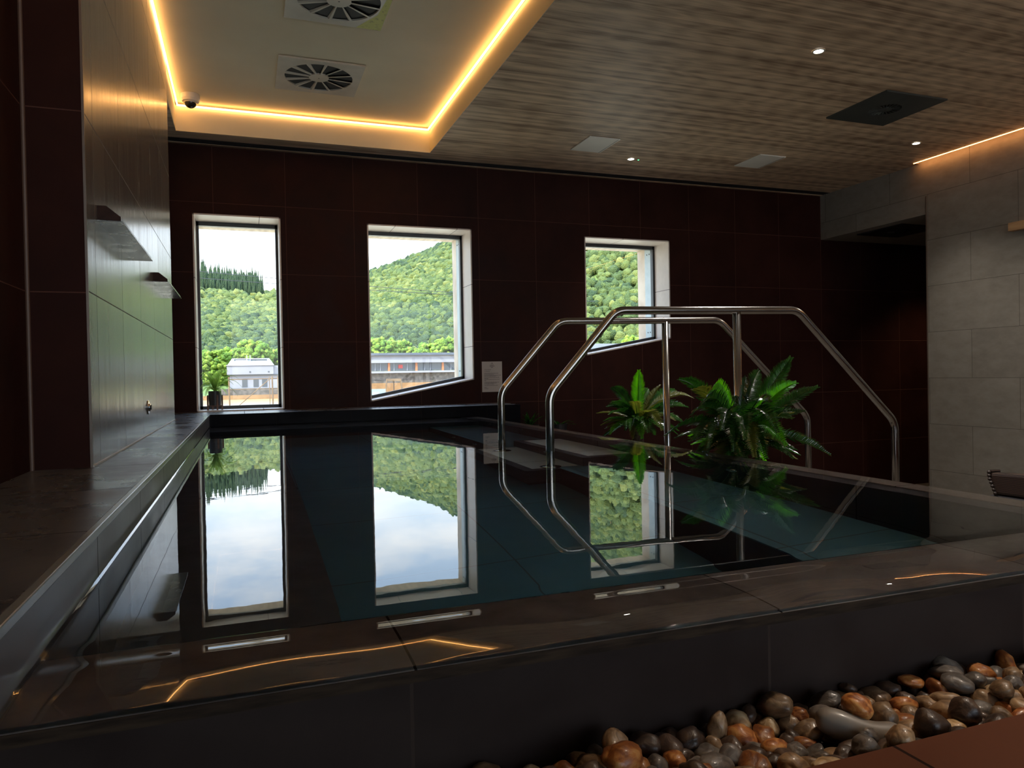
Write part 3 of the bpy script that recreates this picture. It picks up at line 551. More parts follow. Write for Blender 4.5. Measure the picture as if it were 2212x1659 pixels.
# wooden shelf on the right wall
sh = thing('wall_shelf', 'pale oak shelf bar on the grey right wall, cut by the photo edge', 'shelf', (XR-.062, 3.6, 1.535))
MB().box(0, .062, 0, .96, 0, .073).build('board', noisy(mat('oak', rough=.5), (.42, .24, .11), (.56, .34, .17), 6, stretch=(1, .4, 8)), sh, bevel=.003)
for yk in (.15, .8): MB().box(.03, .062, yk, yk+.03, -.03, 0).build('bracket', M['blackm'], sh)

# ------------------------------------------------------------------ wicker chair beyond the pool
def wicker():
    m = mat('dark_wicker', (.035, .018, .013), .45); nt, N, b = nodes(m)
    tc = N('ShaderNodeTexCoord'); wv = N('ShaderNodeTexWave'); wv.bands_direction = 'Z'; wv.inputs['Scale'].default_value = 26; wv.inputs['Distortion'].default_value = 3; L(nt, tc.outputs['Object'], wv.inputs['Vector'])
    r = N('ShaderNodeValToRGB'); L(nt, wv.outputs[0], r.inputs[0]); r.color_ramp.elements[0].color = (.008, .004, .003, 1); r.color_ramp.elements[1].color = (.05, .028, .02, 1); L(nt, r.outputs[0], b.inputs['Base Color'])
    return m
wk = wicker()
ch = thing('wicker_chair', 'dark woven wicker lounge chair behind the pool, cut by the photo edge', 'chair', (5.0, 3.30, ZL))
bk = MB(); bk.prism([(.02, .60), (.40, .60), (.46, .70), (-.045, .70)], -.02, .04, 'x') if 0 else None
# backrest slab leaning outwards with woven end coils
bk = MB(); bk.prism([(-.38, .555), (.405, .535), (.445, .60), (.448, .685), (-.40, .73)], -.04, .05, 'x'); bk.build('backrest', wk, ch, bevel=.02)
for k_ in range(7):
    z = .545+k_*.024; yo_ = .405+.045*min(1, k_/4.5)
    MB().tube([(-.05, yo_-.01, z), (-.02, yo_+.012, z+.002), (.03, yo_+.012, z+.002), (.06, yo_-.01, z)], .0125, 8).build('weave_coil', wk, ch, smooth=True)
MB().box(-.05, .75, -.42, .47, .37, .53).build('seat', mat('charcoal_cushion', (.03, .027, .03), .8), ch, bevel=.03)
MB().box(-.04, .74, -.40, .45, .06, .37).build('base', wk, ch, bevel=.01)
for (x, y) in ((0, -.36), (.68, -.36), (0, .40), (.68, .40)): MB().box(x-.02, x+.02, y-.02, y+.02, 0, .07).build('leg', M['blackm'], ch)

# ------------------------------------------------------------------ fan palms (sago palms)
def frond_mesh(base, tip, sag, n_pairs, leaf_len, leaf_w, twist=0., name='frond', side_hint=None, up=.35, fine=False):
    base, tip = Vector(base), Vector(tip); d = tip-base; Ln = d.length
    side = d.cross(Vector((0, 0, 1)));
    if side.length < 1e-3: side = Vector((1, 0, 0))
    side.normalize(); side = (Matrix.Rotation(twist, 3, d.normalized()) @ side)
    mb = MB(); P = []
    for k_ in range(13):
        t = k_/12; P.append(base+d*t+Vector((0, 0, 1))*sag*4*t*(1-t)*Ln)
    mb.tube(P, .0035 if not fine else .0012, 5, taper=[1-.75*i/12 for i in range(13)])
    for k_ in range(n_pairs):
        t = .12+.88*(k_+.5)/n_pairs; i0 = min(11, int(t*12)); u = t*12-i0; p = P[i0].lerp(P[i0+1], u); tg = (P[i0+1]-P[i0]).normalized()
        nrm = side.cross(tg).normalized()
        if nrm.z < 0 and twist == 0: nrm = -nrm
        ll = leaf_len*(math.sin(PI*min(1, (.10+t*.93)))**.55 if t > .0 else 1)*random.uniform(.9, 1.08)
        ll = max(ll, leaf_len*.25)
        for sgn in (-1, 1):
            dr = (side*sgn*.86+tg*.48+nrm*up*random.uniform(.6, 1.2)).normalized(); wv = tg*leaf_w*.5
            mid = p+dr*ll*.5+nrm*ll*.05; end = p+dr*ll+tg*ll*.12-nrm*ll*.10
            mb.add([p-wv*.5, p+wv*.5, mid-wv, mid+nrm*leaf_w*.25, mid+wv, end, p+nrm*.0005], [(0, 6, 3, 2), (6, 1, 4, 3), (2, 3, 5), (3, 4, 5)])
    return mb
def palm(name, lab, loc, crown, tips, rnd_n, rad, planter, seed):
    random.seed(seed)
    t = thing(name, lab, 'plant', loc, group='palms beside the pool')
    def to_local(p): return Vector(p)-Vector(loc)
    cr_ = to_local(crown)
    pl = MB(); x0, x1, y0, y1, zt = planter; X0, X1, Y0, Y1, Z1 = x0-loc[0], x1-loc[0], y0-loc[1], y1-loc[1], zt-loc[2]
    pl.box(X0, X1, Y0, Y1, 0, Z1-.02); pl.build('planter', M['blackm'], t, bevel=.01)
    rm = MB(); 
    for (a, b_, c, d_) in ((X0-.008, X1+.008, Y0-.008, Y0+.02), (X0-.008, X1+.008, Y1-.02, Y1+.008), (X0-.008, X0+.02, Y0+.02, Y1-.02), (X1-.02, X1+.008, Y0+.02, Y1-.02)): rm.box(a, b_, c, d_, Z1-.022, Z1)
    rm.build('planter_rim', M['blackm'], t)
    MB().tube([(cr_.x, cr_.y, Z1-.03), (cr_.x, cr_.y, cr_.z*.5+Z1*.5), (cr_.x, cr_.y, cr_.z+.01)], .035, 12, taper=[1, 1.15, .5]).build('trunk', M['stem'], t, smooth=True)
    nw = MB()
    for k_ in range(70):
        a = random.uniform(0, 2*PI); r_ = random.uniform(.02, .075); z = random.uniform(-.02, .07)
        nw.tube([cr_, cr_+Vector((math.cos(a)*r_*.6, math.sin(a)*r_*.6, z)), cr_+Vector((math.cos(a)*r_*1.3, math.sin(a)*r_*1.3, z*.6))], .0012, 3, cap=False)
    nw.build('crown_fibre', M['stem'], t)
    for (px, py, yy, mk, sag, tw) in tips:
        p = at(px, py, yy); b0 = cr_+Vector(((p.x-crown[0])*.06, (p.y-crown[1])*.06, 0))
        ln = (to_local(p)-b0).length
        frond_mesh(b0, to_local(p), sag, max(18, int(ln/.0082)), .060, .0098, tw).build('frond', M[mk], t)
    for k_ in range(rnd_n):
        a = 2*PI*k_/rnd_n+random.uniform(-.25, .25); el = random.uniform(-.15, .95) if k_ % 2 else random.uniform(-.45, .1); r_ = rad*random.uniform(.75, 1.05)
        tp = cr_+Vector((math.cos(a)*math.cos(el)*r_, math.sin(a)*math.cos(el)*r_, math.sin(el)*r_))
        frond_mesh(cr_+Vector((math.cos(a)*.01, math.sin(a)*.01, 0)), tp, random.uniform(.06, .14), int(r_/.0082), .058, .0098).build('frond', M[random.choice(['palm', 'palm', 'palm', 'palm', 'palm_olive', 'palm_bright'])], t)
    return t
palm('sago_palm', 'large dark green fan palm beside the pool, in front of the nearer handrail', (2.16, 2.87, ZL), (2.16, 2.86, .035),
     [(1709, 772, 2.86, 'palm', .05, 1.0), (1720, 827, 2.72, 'palm_bright', .14, .9), (1767, 836, 2.75, 'palm', .07, .6), (1738, 889, 2.66, 'palm', .10, .5), (1712, 905, 2.55, 'palm', .14, .3), (1793, 983, 2.62, 'palm', .14, .5), (1698, 963, 2.50, 'palm_bright', .25, .6), (1680, 935, 2.45, 'palm', .30, .3),
      (1533, 855, 2.74, 'palm_bright', .34, 1.1), (1467, 820, 2.92, 'palm', .16, .7), (1497, 842, 2.80, 'palm_olive', .18, .5), (1494, 897, 2.60, 'palm', .18, .6), (1512, 880, 2.55, 'palm', .2, .8), (1438, 941, 2.66, 'palm', .14, .6), (1530, 968, 2.50, 'palm', .22, .3), (1558, 820, 3.0, 'palm', .12, .9), (1610, 815, 3.05, 'palm', .08, 1.1),
      (1585, 976, 2.47, 'palm', .25, 0), (1630, 988, 2.45, 'palm_olive', .22, 0), (1655, 992, 2.5, 'palm', .25, .3), (1560, 930, 2.42, 'palm', .2, .2), (1610, 950, 2.40, 'palm', .2, 0), (1500, 950, 2.56, 'palm', .16, .2), (1665, 870, 2.5, 'palm', .2, .4), (1640, 800, 3.1, 'palm', .1, .8)], 46, .28, (2.0, 2.30, 2.72, 3.0, -.11), 11)
palm('sago_palm', 'smaller fan palm farther along the pool, behind the farther handrail', (2.46, 4.45, ZL), (2.52, 4.42, .03),
     [(1321, 838, 4.35, 'palm', .16, .6), (1315, 876, 4.30, 'palm', .16, .5), (1316, 896, 4.22, 'palm', .12, .3), (1380, 800, 4.3, 'palm_bright', .04, .15), (1387, 948, 4.15, 'palm_bright', .2, .3), (1362, 930, 4.15, 'palm', .16, .6), (1368, 948, 4.2, 'palm_olive', .14, .8), (1400, 935, 4.1, 'palm', .2, .2),
      (1497, 860, 4.4, 'palm_olive', .2, .4), (1486, 880, 4.3, 'palm', .16, .5), (1478, 915, 4.2, 'palm', .16, .3), (1458, 842, 4.6, 'palm', .1, .8), (1430, 930, 4.1, 'palm_olive', .3, .2), (1445, 945, 4.15, 'palm', .2, 0), (1400, 840, 4.6, 'palm', .1, .8)], 34, .30, (2.36, 2.66, 4.30, 4.60, -.15), 5)
# small strappy plants in a low trough by the window wall
def strappy(lab, loc, n, ln, seed):
    random.seed(seed); t = thing('strappy_plant', lab, 'plant', loc, group='small plants by the window wall')
    MB().lathe([(.0001, 0), (.07, 0), (.09, .16), (.08, .16), (.075, .13), (.0001, .13)], (0, 0, 0), 20).build('pot', M['blackm'], t, smooth=False)
    for k_ in range(n):
        a = 2*PI*k_/n+random.uniform(-.3, .3); el = random.uniform(.45, 1.3); l_ = ln*random.uniform(.7, 1.1); b_ = MB(); P = []
        side = Vector((-math.sin(a), math.cos(a), 0))
        for i in range(6):
            s_ = i/5; r_ = math.cos(el)*l_*s_; z = math.sin(el)*l_*s_-.35*l_*s_*s_; c = Vector((math.cos(a)*r_, math.sin(a)*r_, .13+z)); w_ = .011*(math.sin(PI*(.15+.85*s_)))+.0005; P += [c-side*w_, c+Vector((0, 0, -.003)), c+side*w_]
        b_.add(P, [(3*i+j, 3*i+j+1, 3*i+j+4, 3*i+j+3) for i in range(5) for j in range(2)]); b_.build('leaf', M['palm'], t)
st_ = thing('plant_trough', 'dark raised trough holding two small plants by the window wall', 'planter', (2.40, 6.44, ZL)); MB().box(0, .75, 0, .36, 0, .80).build('box', M['blackm'], st_, bevel=.01)
strappy('bushy strap-leaved plant in a black pot, left of the two near the ledge end', (2.58, 6.6, ZL+.80), 22, .25, 2)
strappy('smaller upright strap-leaved plant, right of the two behind the nearer handrail post', (2.88, 6.6, ZL+.80), 14, .23, 9)

# fern on the first window sill
random.seed(21)
t = thing('potted_fern', 'feathery fern in a black pot on wooden legs on the tall window sill', 'plant', (-.243, 7.0, .1072))
MB().lathe([(.0001, .040), (.050, .040), (.054, .165), (.050, .165), (.047, .150), (.0001, .150)], (0, 0, 0), 32).build('pot', M['blackm'], t, smooth=False)
stand = MB().box(-.055, .055, -.006, .006, .030, .040); stand.box(-.006, .006, -.055, .055, .030, .040)
sd_ = stand.build('stand', noisy(mat('walnut', rough=.5), (.10, .045, .025), (.16, .08, .045), 20), t)
for a in (.35, .35+PI/2, .35+PI, .35+1.5*PI): c, s_ = math.cos(a)*.062, math.sin(a)*.062; MB().box(c-.007, c+.007, s_-.007, s_+.007, -.001, .13).build('leg', sd_.data.materials[0], t)
for k_ in range(34):
    a = 2*PI*k_/34+random.uniform(-.2, .2); el = (random.uniform(1.1, 1.45), random.uniform(.35, .9), random.uniform(-.35, .25))[k_ % 3]; r_ = random.uniform(.17, .25) if k_ % 3 else random.uniform(.13, .19)
    tp = Vector((math.cos(a)*math.cos(el)*r_, math.sin(a)*math.cos(el)*r_*.55, .155+math.sin(el)*r_)); tp.x = max(tp.x, -.112); tp.y = max(min(tp.y, .10), -.16)
    tp.z = max(tp.z, .03)
    frond_mesh((0, 0, .152), tp, .38 if el < .95 else .08, 30, .027, .0042, 0, up=.1, fine=True).build('frond', M['fern'], t)

# ------------------------------------------------------------------ pebbles
random.seed(4)
PB = []
def pebble_mesh(i):
    bm = bmesh.new(); bmesh.ops.create_icosphere(bm, subdivisions=3, radius=1)
    r_ = random.Random(i); ph = [r_.uniform(0, 6) for _ in range(9)]
    for v in bm.verts:
        p = v.co.normalized(); f_ = 1+.14*math.sin(2.1*p.x+ph[0])+.13*math.sin(2.7*p.y+ph[1])+.11*math.sin(2.3*p.z+ph[2])+.04*math.sin(7*p.x+5*p.z+ph[5])+.04*math.sin(4.5*p.x+ph[3]+2*p.y)+.03*math.sin(5*p.z+ph[4]-3*p.y)
        v.co = p*f_
    me = bpy.data.meshes.new('pebble'); bm.to_mesh(me); bm.free(); me.shade_smooth(); return me
meshes = [pebble_mesh(i) for i in range(14)]
def peb_mat(n, c1, c2, c3, sc=3.):
    m = mat(n, c1, .42); nt, N, b = nodes(m); oi = N('ShaderNodeObjectInfo'); tc = N('ShaderNodeTexCoord')
    vm_ = N('ShaderNodeVectorMath'); vm_.operation = 'ADD'; cb = N('ShaderNodeCombineXYZ'); ml = N('ShaderNodeMath'); ml.operation = 'MULTIPLY'; ml.inputs[1].default_value = 37; L(nt, oi.outputs['Random'], ml.inputs[0]); L(nt, ml.outputs[0], cb.inputs[0])
    L(nt, tc.outputs['Object'], vm_.inputs[0]); L(nt, cb.outputs[0], vm_.inputs[1])
    nz = N('ShaderNodeTexNoise'); nz.inputs['Scale'].default_value = sc*.45; nz.inputs['Detail'].default_value = 8; nz.inputs['Distortion'].default_value = .8; L(nt, vm_.outputs[0], nz.inputs['Vector'])
    r = N('ShaderNodeValToRGB'); L(nt, nz.outputs[0], r.inputs[0]); e = r.color_ramp.elements; e[0].position = .38; e[0].color = (*c1, 1); e[1].position = .66; e[1].color = (*c3, 1); q = e.new(.52); q.color = (*c2, 1)
    hs = N('ShaderNodeHueSaturation'); mr = N('ShaderNodeMapRange'); L(nt, oi.outputs['Random'], mr.inputs[0]); mr.inputs['To Min'].default_value = .8; mr.inputs['To Max'].default_value = 1.6; L(nt, mr.outputs[0], hs.inputs['Value']); L(nt, r.outputs[0], hs.inputs['Color']); L(nt, hs.outputs[0], b.inputs['Base Color'])
    bp = N('ShaderNodeBump'); bp.inputs['Strength'].default_value = .12; bp.inputs['Distance'].default_value = .05; L(nt, nz.outputs[0], bp.inputs['Height']); L(nt, bp.outputs[0], b.inputs['Normal'])
    b.inputs['Coat Weight'].default_value = .2; b.inputs['Coat Roughness'].default_value = .15
    return m
kinds = [('dark brown', peb_mat('pebble_dark', (.035, .020, .014), (.06, .035, .022), (.09, .055, .035)), .34), ('grey', peb_mat('pebble_grey', (.07, .06, .05), (.12, .10, .085), (.17, .15, .125)), .24),
         ('tan', peb_mat('pebble_tan', (.12, .07, .035), (.22, .135, .07), (.30, .20, .11)), .20), ('rust orange', peb_mat('pebble_orange', (.16, .045, .012), (.32, .11, .025), (.42, .20, .06)), .13), ('cream', peb_mat('pebble_cream', (.30, .18, .08), (.48, .33, .17), (.55, .42, .26)), .09)]
struct('floor_pebble_bed', MB().box(-.62, 1.95, YE, PY0+.03, -.30, -.192), mat('dark_gravel_bed', (.01, .008, .007), .9), 'dark bed under the pebbles')
heroes = [  # px, py, depth y, half axes, rz, kind, mesh, label
 (1905, 1543, .835, (.021, .020, .019), 0, 2, 1, 'round tan pebble directly behind the large bean-shaped grey pebble'),
 (1340, 1625, .845, (.032, .021, .018), .6, 3, 3, 'big amber-orange pebble near the bottom edge, left of centre in the strip'),
 (1790, 1650, .765, (.033, .014, .014), .15, 4, 5, 'long cream-yellow pebble touching the bottom edge of the photo beside the floor tile'),
 (1965, 1470-0, .925, (.022, .014, .011), -.4, 3, 2, 'flat orange-brown pebble standing out against the pool wall'),
 (1552, 1563, .915, (.016, .016, .018), 0, 2, 7, 'small round olive-tan pebble standing against the pool wall'),
 (2070, 1473, .88, (.027, .020, .015), .1, 1, 8, 'large oval blue-grey pebble in the right part of the strip'),
 (1850, 1618, .80, (.036, .016, .014), .1, 0, 4, 'long dark brown pebble just below the large bean-shaped one'),
 (2120, 1443, .91, (.024, .018, .016), -.2, 3, 6, 'pinkish-orange oval pebble leaning by the pool wall at far right'),
]
hp = []
for (px, py, y, ax, rz, kd, ms, lab) in heroes: p = at(px, py, y); hp.append([p.x, p.y, p.z-.3*ax[2]])
nS = 286
# relax a bed of spheres, heroes pinned
rad = np.concatenate([[np.cbrt(a[3][0]*a[3][1]*a[3][2]) for a in heroes], [.022, .024, .024, .022], rng.choice([.0115, .0135, .0155, .0175, .0195, .0225], nS, p=[.15, .22, .24, .2, .13, .06])])
bean = at(1862, 1586, .82); bean.z += .004
P_ = np.concatenate([np.array(hp), [[bean.x+dd*.90, bean.y-dd*.43, bean.z-.002] for dd in (-.05, -.018, .018, .048)], np.column_stack([rng.uniform(.24, 1.50, nS), rng.uniform(YE+.01, PY0+.02, nS), rng.uniform(-.21, -.15, nS)])])
nH = len(heroes)+4
for it in range(220):
    d = P_[:, None]-P_[None]; ds = np.sqrt((d**2).sum(-1))+1e-9; ov = (rad[:, None]+rad[None])*.98-ds; np.fill_diagonal(ov, 0); ov = np.maximum(ov, 0)
    mv = (d/ds[..., None]*ov[..., None]*.28).sum(1); mv[:, 2] -= .0006; mv[:nH] = 0; P_ += np.clip(mv, -.006, .006)
    P_[nH:, 0] = np.clip(P_[nH:, 0], .22, 1.52); P_[nH:, 1] = np.clip(P_[nH:, 1], YE+rad[nH:]*.9, PY0+.03-rad[nH:]*.9); P_[nH:, 2] = np.maximum(P_[nH:, 2], -.192+rad[nH:]*.85)
GR = 'river pebbles in the strip beside the pool'
for i, (px, py, y, ax, rz, kd, ms, lab) in enumerate(heroes):
    o = bpy.data.objects.new('pebble', meshes[ms].copy()); o.data.materials.append(kinds[kd][1]); COL.objects.link(o); o.location = P_[i]; o.scale = ax; o.rotation_euler = (0, .15, rz); tag(o, lab, 'pebble', GR)
# the big bean-shaped pebble
bn = MB(); pts = [Vector((-.062, .012, .004)), Vector((-.05, .012, .006)), Vector((-.025, .004, .003)), Vector((0, -.004, -.002)), Vector((.025, -.004, -.004)), Vector((.045, .002, -.002)), Vector((.058, .006, 0))]
bn.tube(pts, .021, 24, taper=[.5, .95, 1.0, .95, 1.0, 1.0, .6]); bo = bn.build('pebble', kinds[1][1], smooth=True); ss = bo.modifiers.new('s', 'SUBSURF'); ss.levels = ss.render_levels = 2
bo.location = (bean.x, bean.y, bean.z); bo.rotation_euler = (0, .10, -.45); tag(bo, 'largest grey bean-shaped pebble, near the corner where the floor tiles meet', 'pebble', GR)
made = {}
ws = np.array([k_[2] for k_ in kinds]); ws = ws/ws.sum()
for i in range(nH, len(P_)):
    kd = int(rng.choice(5, p=ws)); ms = int(rng.integers(0, 14)); key = (kd, ms)
    if key not in made: me = meshes[ms].copy(); me.materials.append(kinds[kd][1]); made[key] = me
    o = bpy.data.objects.new('pebble', made[key]); COL.objects.link(o); o.location = P_[i]
    r_ = rad[i]; a = rng.uniform(1.05, 1.5); b_ = rng.uniform(.85, 1.05); o.scale = (r_*a, r_*b_, r_*1.0/(a*b_)*1.05)
    o.rotation_euler = (rng.uniform(-.5, .5), rng.uniform(-.5, .5), rng.uniform(0, PI))
    x_, y_ = P_[i][0], P_[i][1]; ks = ['left end', 'far left', 'left', 'centre-left', 'middle', 'centre-right', 'right', 'far right']
    lab = '%s %s %s pebble %s, %s of the strip' % ('large' if r_ > .0178 else 'medium' if r_ > .0152 else 'small', 'long' if a > 1.36 else 'oval' if a > 1.18 else 'round', kinds[kd][0], 'against the pool wall' if y_ > .885 else 'beside the floor tile' if y_ < .80 else 'mid strip', ks[min(7, int((x_-.2)/1.33*8))])
    if P_[i][2] < -.172: lab += ', half buried'
    tag(o, lab, 'pebble', GR)

# ------------------------------------------------------------------ outdoors
ZG = -4.2
def ground():
    m = mat('ground_bands', rough=.9); nt, N, b = nodes(m); tc = N('ShaderNodeTexCoord'); s = N('ShaderNodeSeparateXYZ'); L(nt, tc.outputs['Object'], s.inputs[0])
    nz = N('ShaderNodeTexNoise'); nz.inputs['Scale'].default_value = .25; nz.inputs['Detail'].default_value = 8; L(nt, tc.outputs['Object'], nz.inputs['Vector'])
    a = N('ShaderNodeMath'); a.operation = 'MULTIPLY_ADD'; L(nt, nz.outputs[0], a.inputs[0]); a.inputs[1].default_value = 10; L(nt, s.outputs['Y'], a.inputs[2])
    mr = N('ShaderNodeMapRange'); L(nt, a.outputs[0], mr.inputs[0]); mr.inputs['From Min'].default_value = 60; mr.inputs['From Max'].default_value = 300
    r = N('ShaderNodeValToRGB'); L(nt, mr.outputs[0], r.inputs[0]); e = r.color_ramp.elements; r.color_ramp.interpolation = 'LINEAR'
    e[0].position = .0; e[0].color = (.50, .44, .30, 1); e[1].position = 1; e[1].color = (.07, .13, .03, 1)
    for p, c in ((.24, (.20, .20, .21)), (.27, (.24, .20, .13)), (.40, (.25, .21, .13)), (.42, (.26, .17, .07)), (.56, (.25, .15, .06)), (.6, (.08, .13, .03))): q = e.new(p); q.color = (*c, 1)
    L(nt, r.outputs[0], b.inputs['Base Color']); return m
struct('floor_outdoors', MB().box(-300, 600, 7.6, 1400, ZG-1, ZG), ground(), 'sandy yard and fields outside the windows')
def hill_ridge(az):   # elevation tangent of the ridge against azimuth in degrees, tree tops included
    return np.interp(az, [-25, -8, -3, 2.7, 9.4, 13, 16.5, 22, 26, 32, 50], [.10, .122, .130, .120, .142, .166, .192, .27, .34, .40, .40])
def hill_h(x, y):
    r = np.hypot(x, y); az = np.degrees(np.arctan2(x, y)); H = hill_ridge(az)*700
    s = np.clip((r-250)/450, 0, 1); return ZG+H*(s**.85)
def crowns(xy, size, sub=2, jitter=.28, seed=1, squash=(.8, 1.25), conic=None):
    bm = bmesh.new(); bmesh.ops.create_icosphere(bm, subdivisions=sub, radius=1); V = np.array([v.co[:] for v in bm.verts]); Fc = np.array([[v.index for v in f.verts] for f in bm.faces]); bm.free()
    g = np.random.default_rng(seed); n = len(xy); nv = len(V)
    VV = np.repeat(V[None], n, 0)*(1+g.uniform(-jitter, jitter, (n, nv, 1)))
    if conic is not None:
        zz = V[:, 2]; taper = np.where(True, np.clip((1-zz)/2, .03, 1), 1); cc = VV.copy(); cc[..., 0] *= taper[None]; cc[..., 1] *= taper[None]; VV = np.where(conic[:, None, None], cc, VV)
    VV *= np.column_stack([size, size, size*g.uniform(*squash, n)])[:, None]
    VV += xy[:, None]
    return VV.reshape(-1, 3), (Fc[None]+np.arange(n)[:, None, None]*nv).reshape(-1, 3), np.repeat(np.arange(n), len(Fc))
def big_mesh(name, V, Fc, m, col=None):
    me = bpy.data.meshes.new(name); me.vertices.add(len(V)); me.vertices.foreach_set('co', V.ravel().astype('f4')); k3 = Fc.shape[1]
    me.loops.add(Fc.size); me.loops.foreach_set('vertex_index', Fc.ravel().astype('i4')); me.polygons.add(len(Fc)); me.polygons.foreach_set('loop_start', np.arange(0, Fc.size, k3, dtype='i4')); me.polygons.foreach_set('loop_total', np.full(len(Fc), k3, 'i4'))
    me.update(calc_edges=True); me.validate()
    if col is not None:
        at_ = me.attributes.new('tint', 'FLOAT', 'FACE'); at_.data.foreach_set('value', col.astype('f4'))
    me.materials.append(m); o = bpy.data.objects.new(name, me); COL.objects.link(o); return o
def foliage(name, stops, nscale=.9, bump=1.0):
    m = mat(name, rough=.8, spec=.2); nt, N, b = nodes(m); a = N('ShaderNodeAttribute'); a.attribute_name = 'tint'
    tc = N('ShaderNodeTexCoord'); nz = N('ShaderNodeTexNoise'); nz.inputs['Scale'].default_value = nscale; nz.inputs['Detail'].default_value = 6; L(nt, tc.outputs['Object'], nz.inputs['Vector'])
    ad = N('ShaderNodeMath'); ad.operation = 'MULTIPLY_ADD'; L(nt, nz.outputs[0], ad.inputs[0]); ad.inputs[1].default_value = .9; L(nt, a.outputs['Fac'], ad.inputs[2])
    r = N('ShaderNodeValToRGB'); L(nt, ad.outputs[0], r.inputs[0]); e = r.color_ramp.elements
    e[0].position = stops[0][0]; e[0].color = (*stops[0][1], 1); e[1].position = stops[-1][0]; e[1].color = (*stops[-1][1], 1)
    for p, c in stops[1:-1]: q = e.new(p); q.color = (*c, 1)
    L(nt, r.outputs[0], b.inputs['Base Color'])
    bp = N('ShaderNodeBump'); bp.inputs['Strength'].default_value = bump; bp.inputs['Distance'].default_value = 1.2; L(nt, nz.outputs[0], bp.inputs['Height']); L(nt, bp.outputs[0], b.inputs['Normal'])
    return m
# hillside soil and grass under the forest
azs = np.radians(np.linspace(-24, 52, 110)); rs = np.linspace(240, 900, 60); A, R_ = np.meshgrid(azs, rs); X_, Y_ = R_*np.sin(A), R_*np.cos(A); Z_ = hill_h(X_, Y_)
Z_ = np.where(R_ > 700, Z_+(R_-700)*.03, Z_)
V = np.column_stack([X_.ravel(), Y_.ravel(), Z_.ravel()]); idx = np.arange(V.shape[0]).reshape(X_.shape); Fq = np.column_stack([idx[:-1, :-1].ravel(), idx[:-1, 1:].ravel(), idx[1:, 1:].ravel(), idx[1:, :-1].ravel()])
ho = big_mesh('floor_hillside', V, Fq, noisy(mat('hill_grass', rough=.9), (.07, .12, .025), (.13, .19, .04), .02)); tag(ho, 'green hillside under the forest', None, None, 'structure')
n = 16000; r_ = np.concatenate([np.sqrt(rng.uniform(262**2, 712**2, n)), rng.uniform(258, 470, 11000)]); az = np.concatenate([rng.uniform(-14, 42, n), rng.uniform(-4, 36, 11000)])
keep = ~((az > 25.0) & (az < 29.0) & (r_ > 430) & (r_ < 452) & ((r_-430) < 22*(1-np.abs(az-26.2)/3)))
keep &= ~((az > 1.2) & (az < 2.6) & (r_ > 600) & (r_ < 712)); r_, az = r_[keep], az[keep]
o_ = np.argsort(r_); r_, az = r_[o_], az[o_]
x_, y_ = r_*np.sin(np.radians(az)), r_*np.cos(np.radians(az)); sz = rng.uniform(1.6, 3.7, len(r_))*(.30+.76*(r_/700))
con = (az < 1.5) & (r_ > 560); sz = np.where(con, rng.uniform(1.5, 3.4, len(r_)), sz)
zc = hill_h(x_, y_)+sz*.9
def grow(m_, sub, jit, sd_):
    V, Fc, own = crowns(np.column_stack([x_, y_, zc])[m_], sz[m_], sub, jit, sd_, conic=con[m_])
    k4 = V.shape[0]//max(1, m_.sum()); cv = np.repeat(con[m_], k4); base = np.repeat(zc[m_], k4); stretch = np.repeat(rng.uniform(2.2, 4.2, m_.sum()), k4)
    V[:, 2] = np.where(cv, base+(V[:, 2]-base)*stretch+2.5, V[:, 2]); return V, Fc, own
nearm = r_ < 440
V1, F1, o1 = grow(nearm, 2, .26, 3); V2, F2, o2 = grow(~nearm, 1, .34, 4)
V = np.vstack([V1, V2]); Fc = np.vstack([F1, F2+len(V1)]); own = np.concatenate([o1, o2+nearm.sum()])
tint = np.clip(.06+.30*np.sin(x_*.013+1)*np.cos(r_*.012)+rng.normal(0, .17, len(r_))-.18*(r_-400)/300, -.3, .6); tint = np.where(con, -.28, tint)
fo = big_mesh('forest', V, Fc, foliage('hill_foliage', [(.10, (.030, .058, .030)), (.35, (.068, .108, .036)), (.6, (.125, .168, .044)), (1.0, (.23, .25, .07))], 2.2, 1.), tint[own]); tag(fo, 'dense leafy forest covering the hillside outside', 'forest', kind='stuff')
# bright trees at the foot of the hill, one object each
fm = foliage('near_foliage', [(.2, (.07, .15, .02)), (.5, (.15, .25, .03)), (.9, (.27, .34, .05))], 1.6, 1.); trunkm = mat('bark', (.08, .06, .05), .9)
def tree_mesh(seed):
    g = np.random.default_rng(seed); n_ = 330; th = g.uniform(0, 2*PI, n_); u = g.uniform(-.75, 1, n_); rr_ = 4.2*np.sqrt(1-(u*.85)**2)*g.uniform(.75, 1, n_)
    c = np.column_stack([rr_*np.cos(th), rr_*np.sin(th), 8.6+u*5.4]); V, Fc, own = crowns(c, g.uniform(.42, .95, n_), 1, .38, seed); tn = g.uniform(-.15, .35, n_)
    me_o = big_mesh('crown', V, Fc, fm, tn[own]); return me_o
protos = []
for sd_i in range(3):
    c = tree_mesh(sd_i+1); tr = MB().tube([(0, 0, 0), (.1, 0, 4), (0, .1, 8)], .35, 8, taper=[1, .8, .5]).build('trunk', trunkm); protos.append((c, tr))
k_ = 0
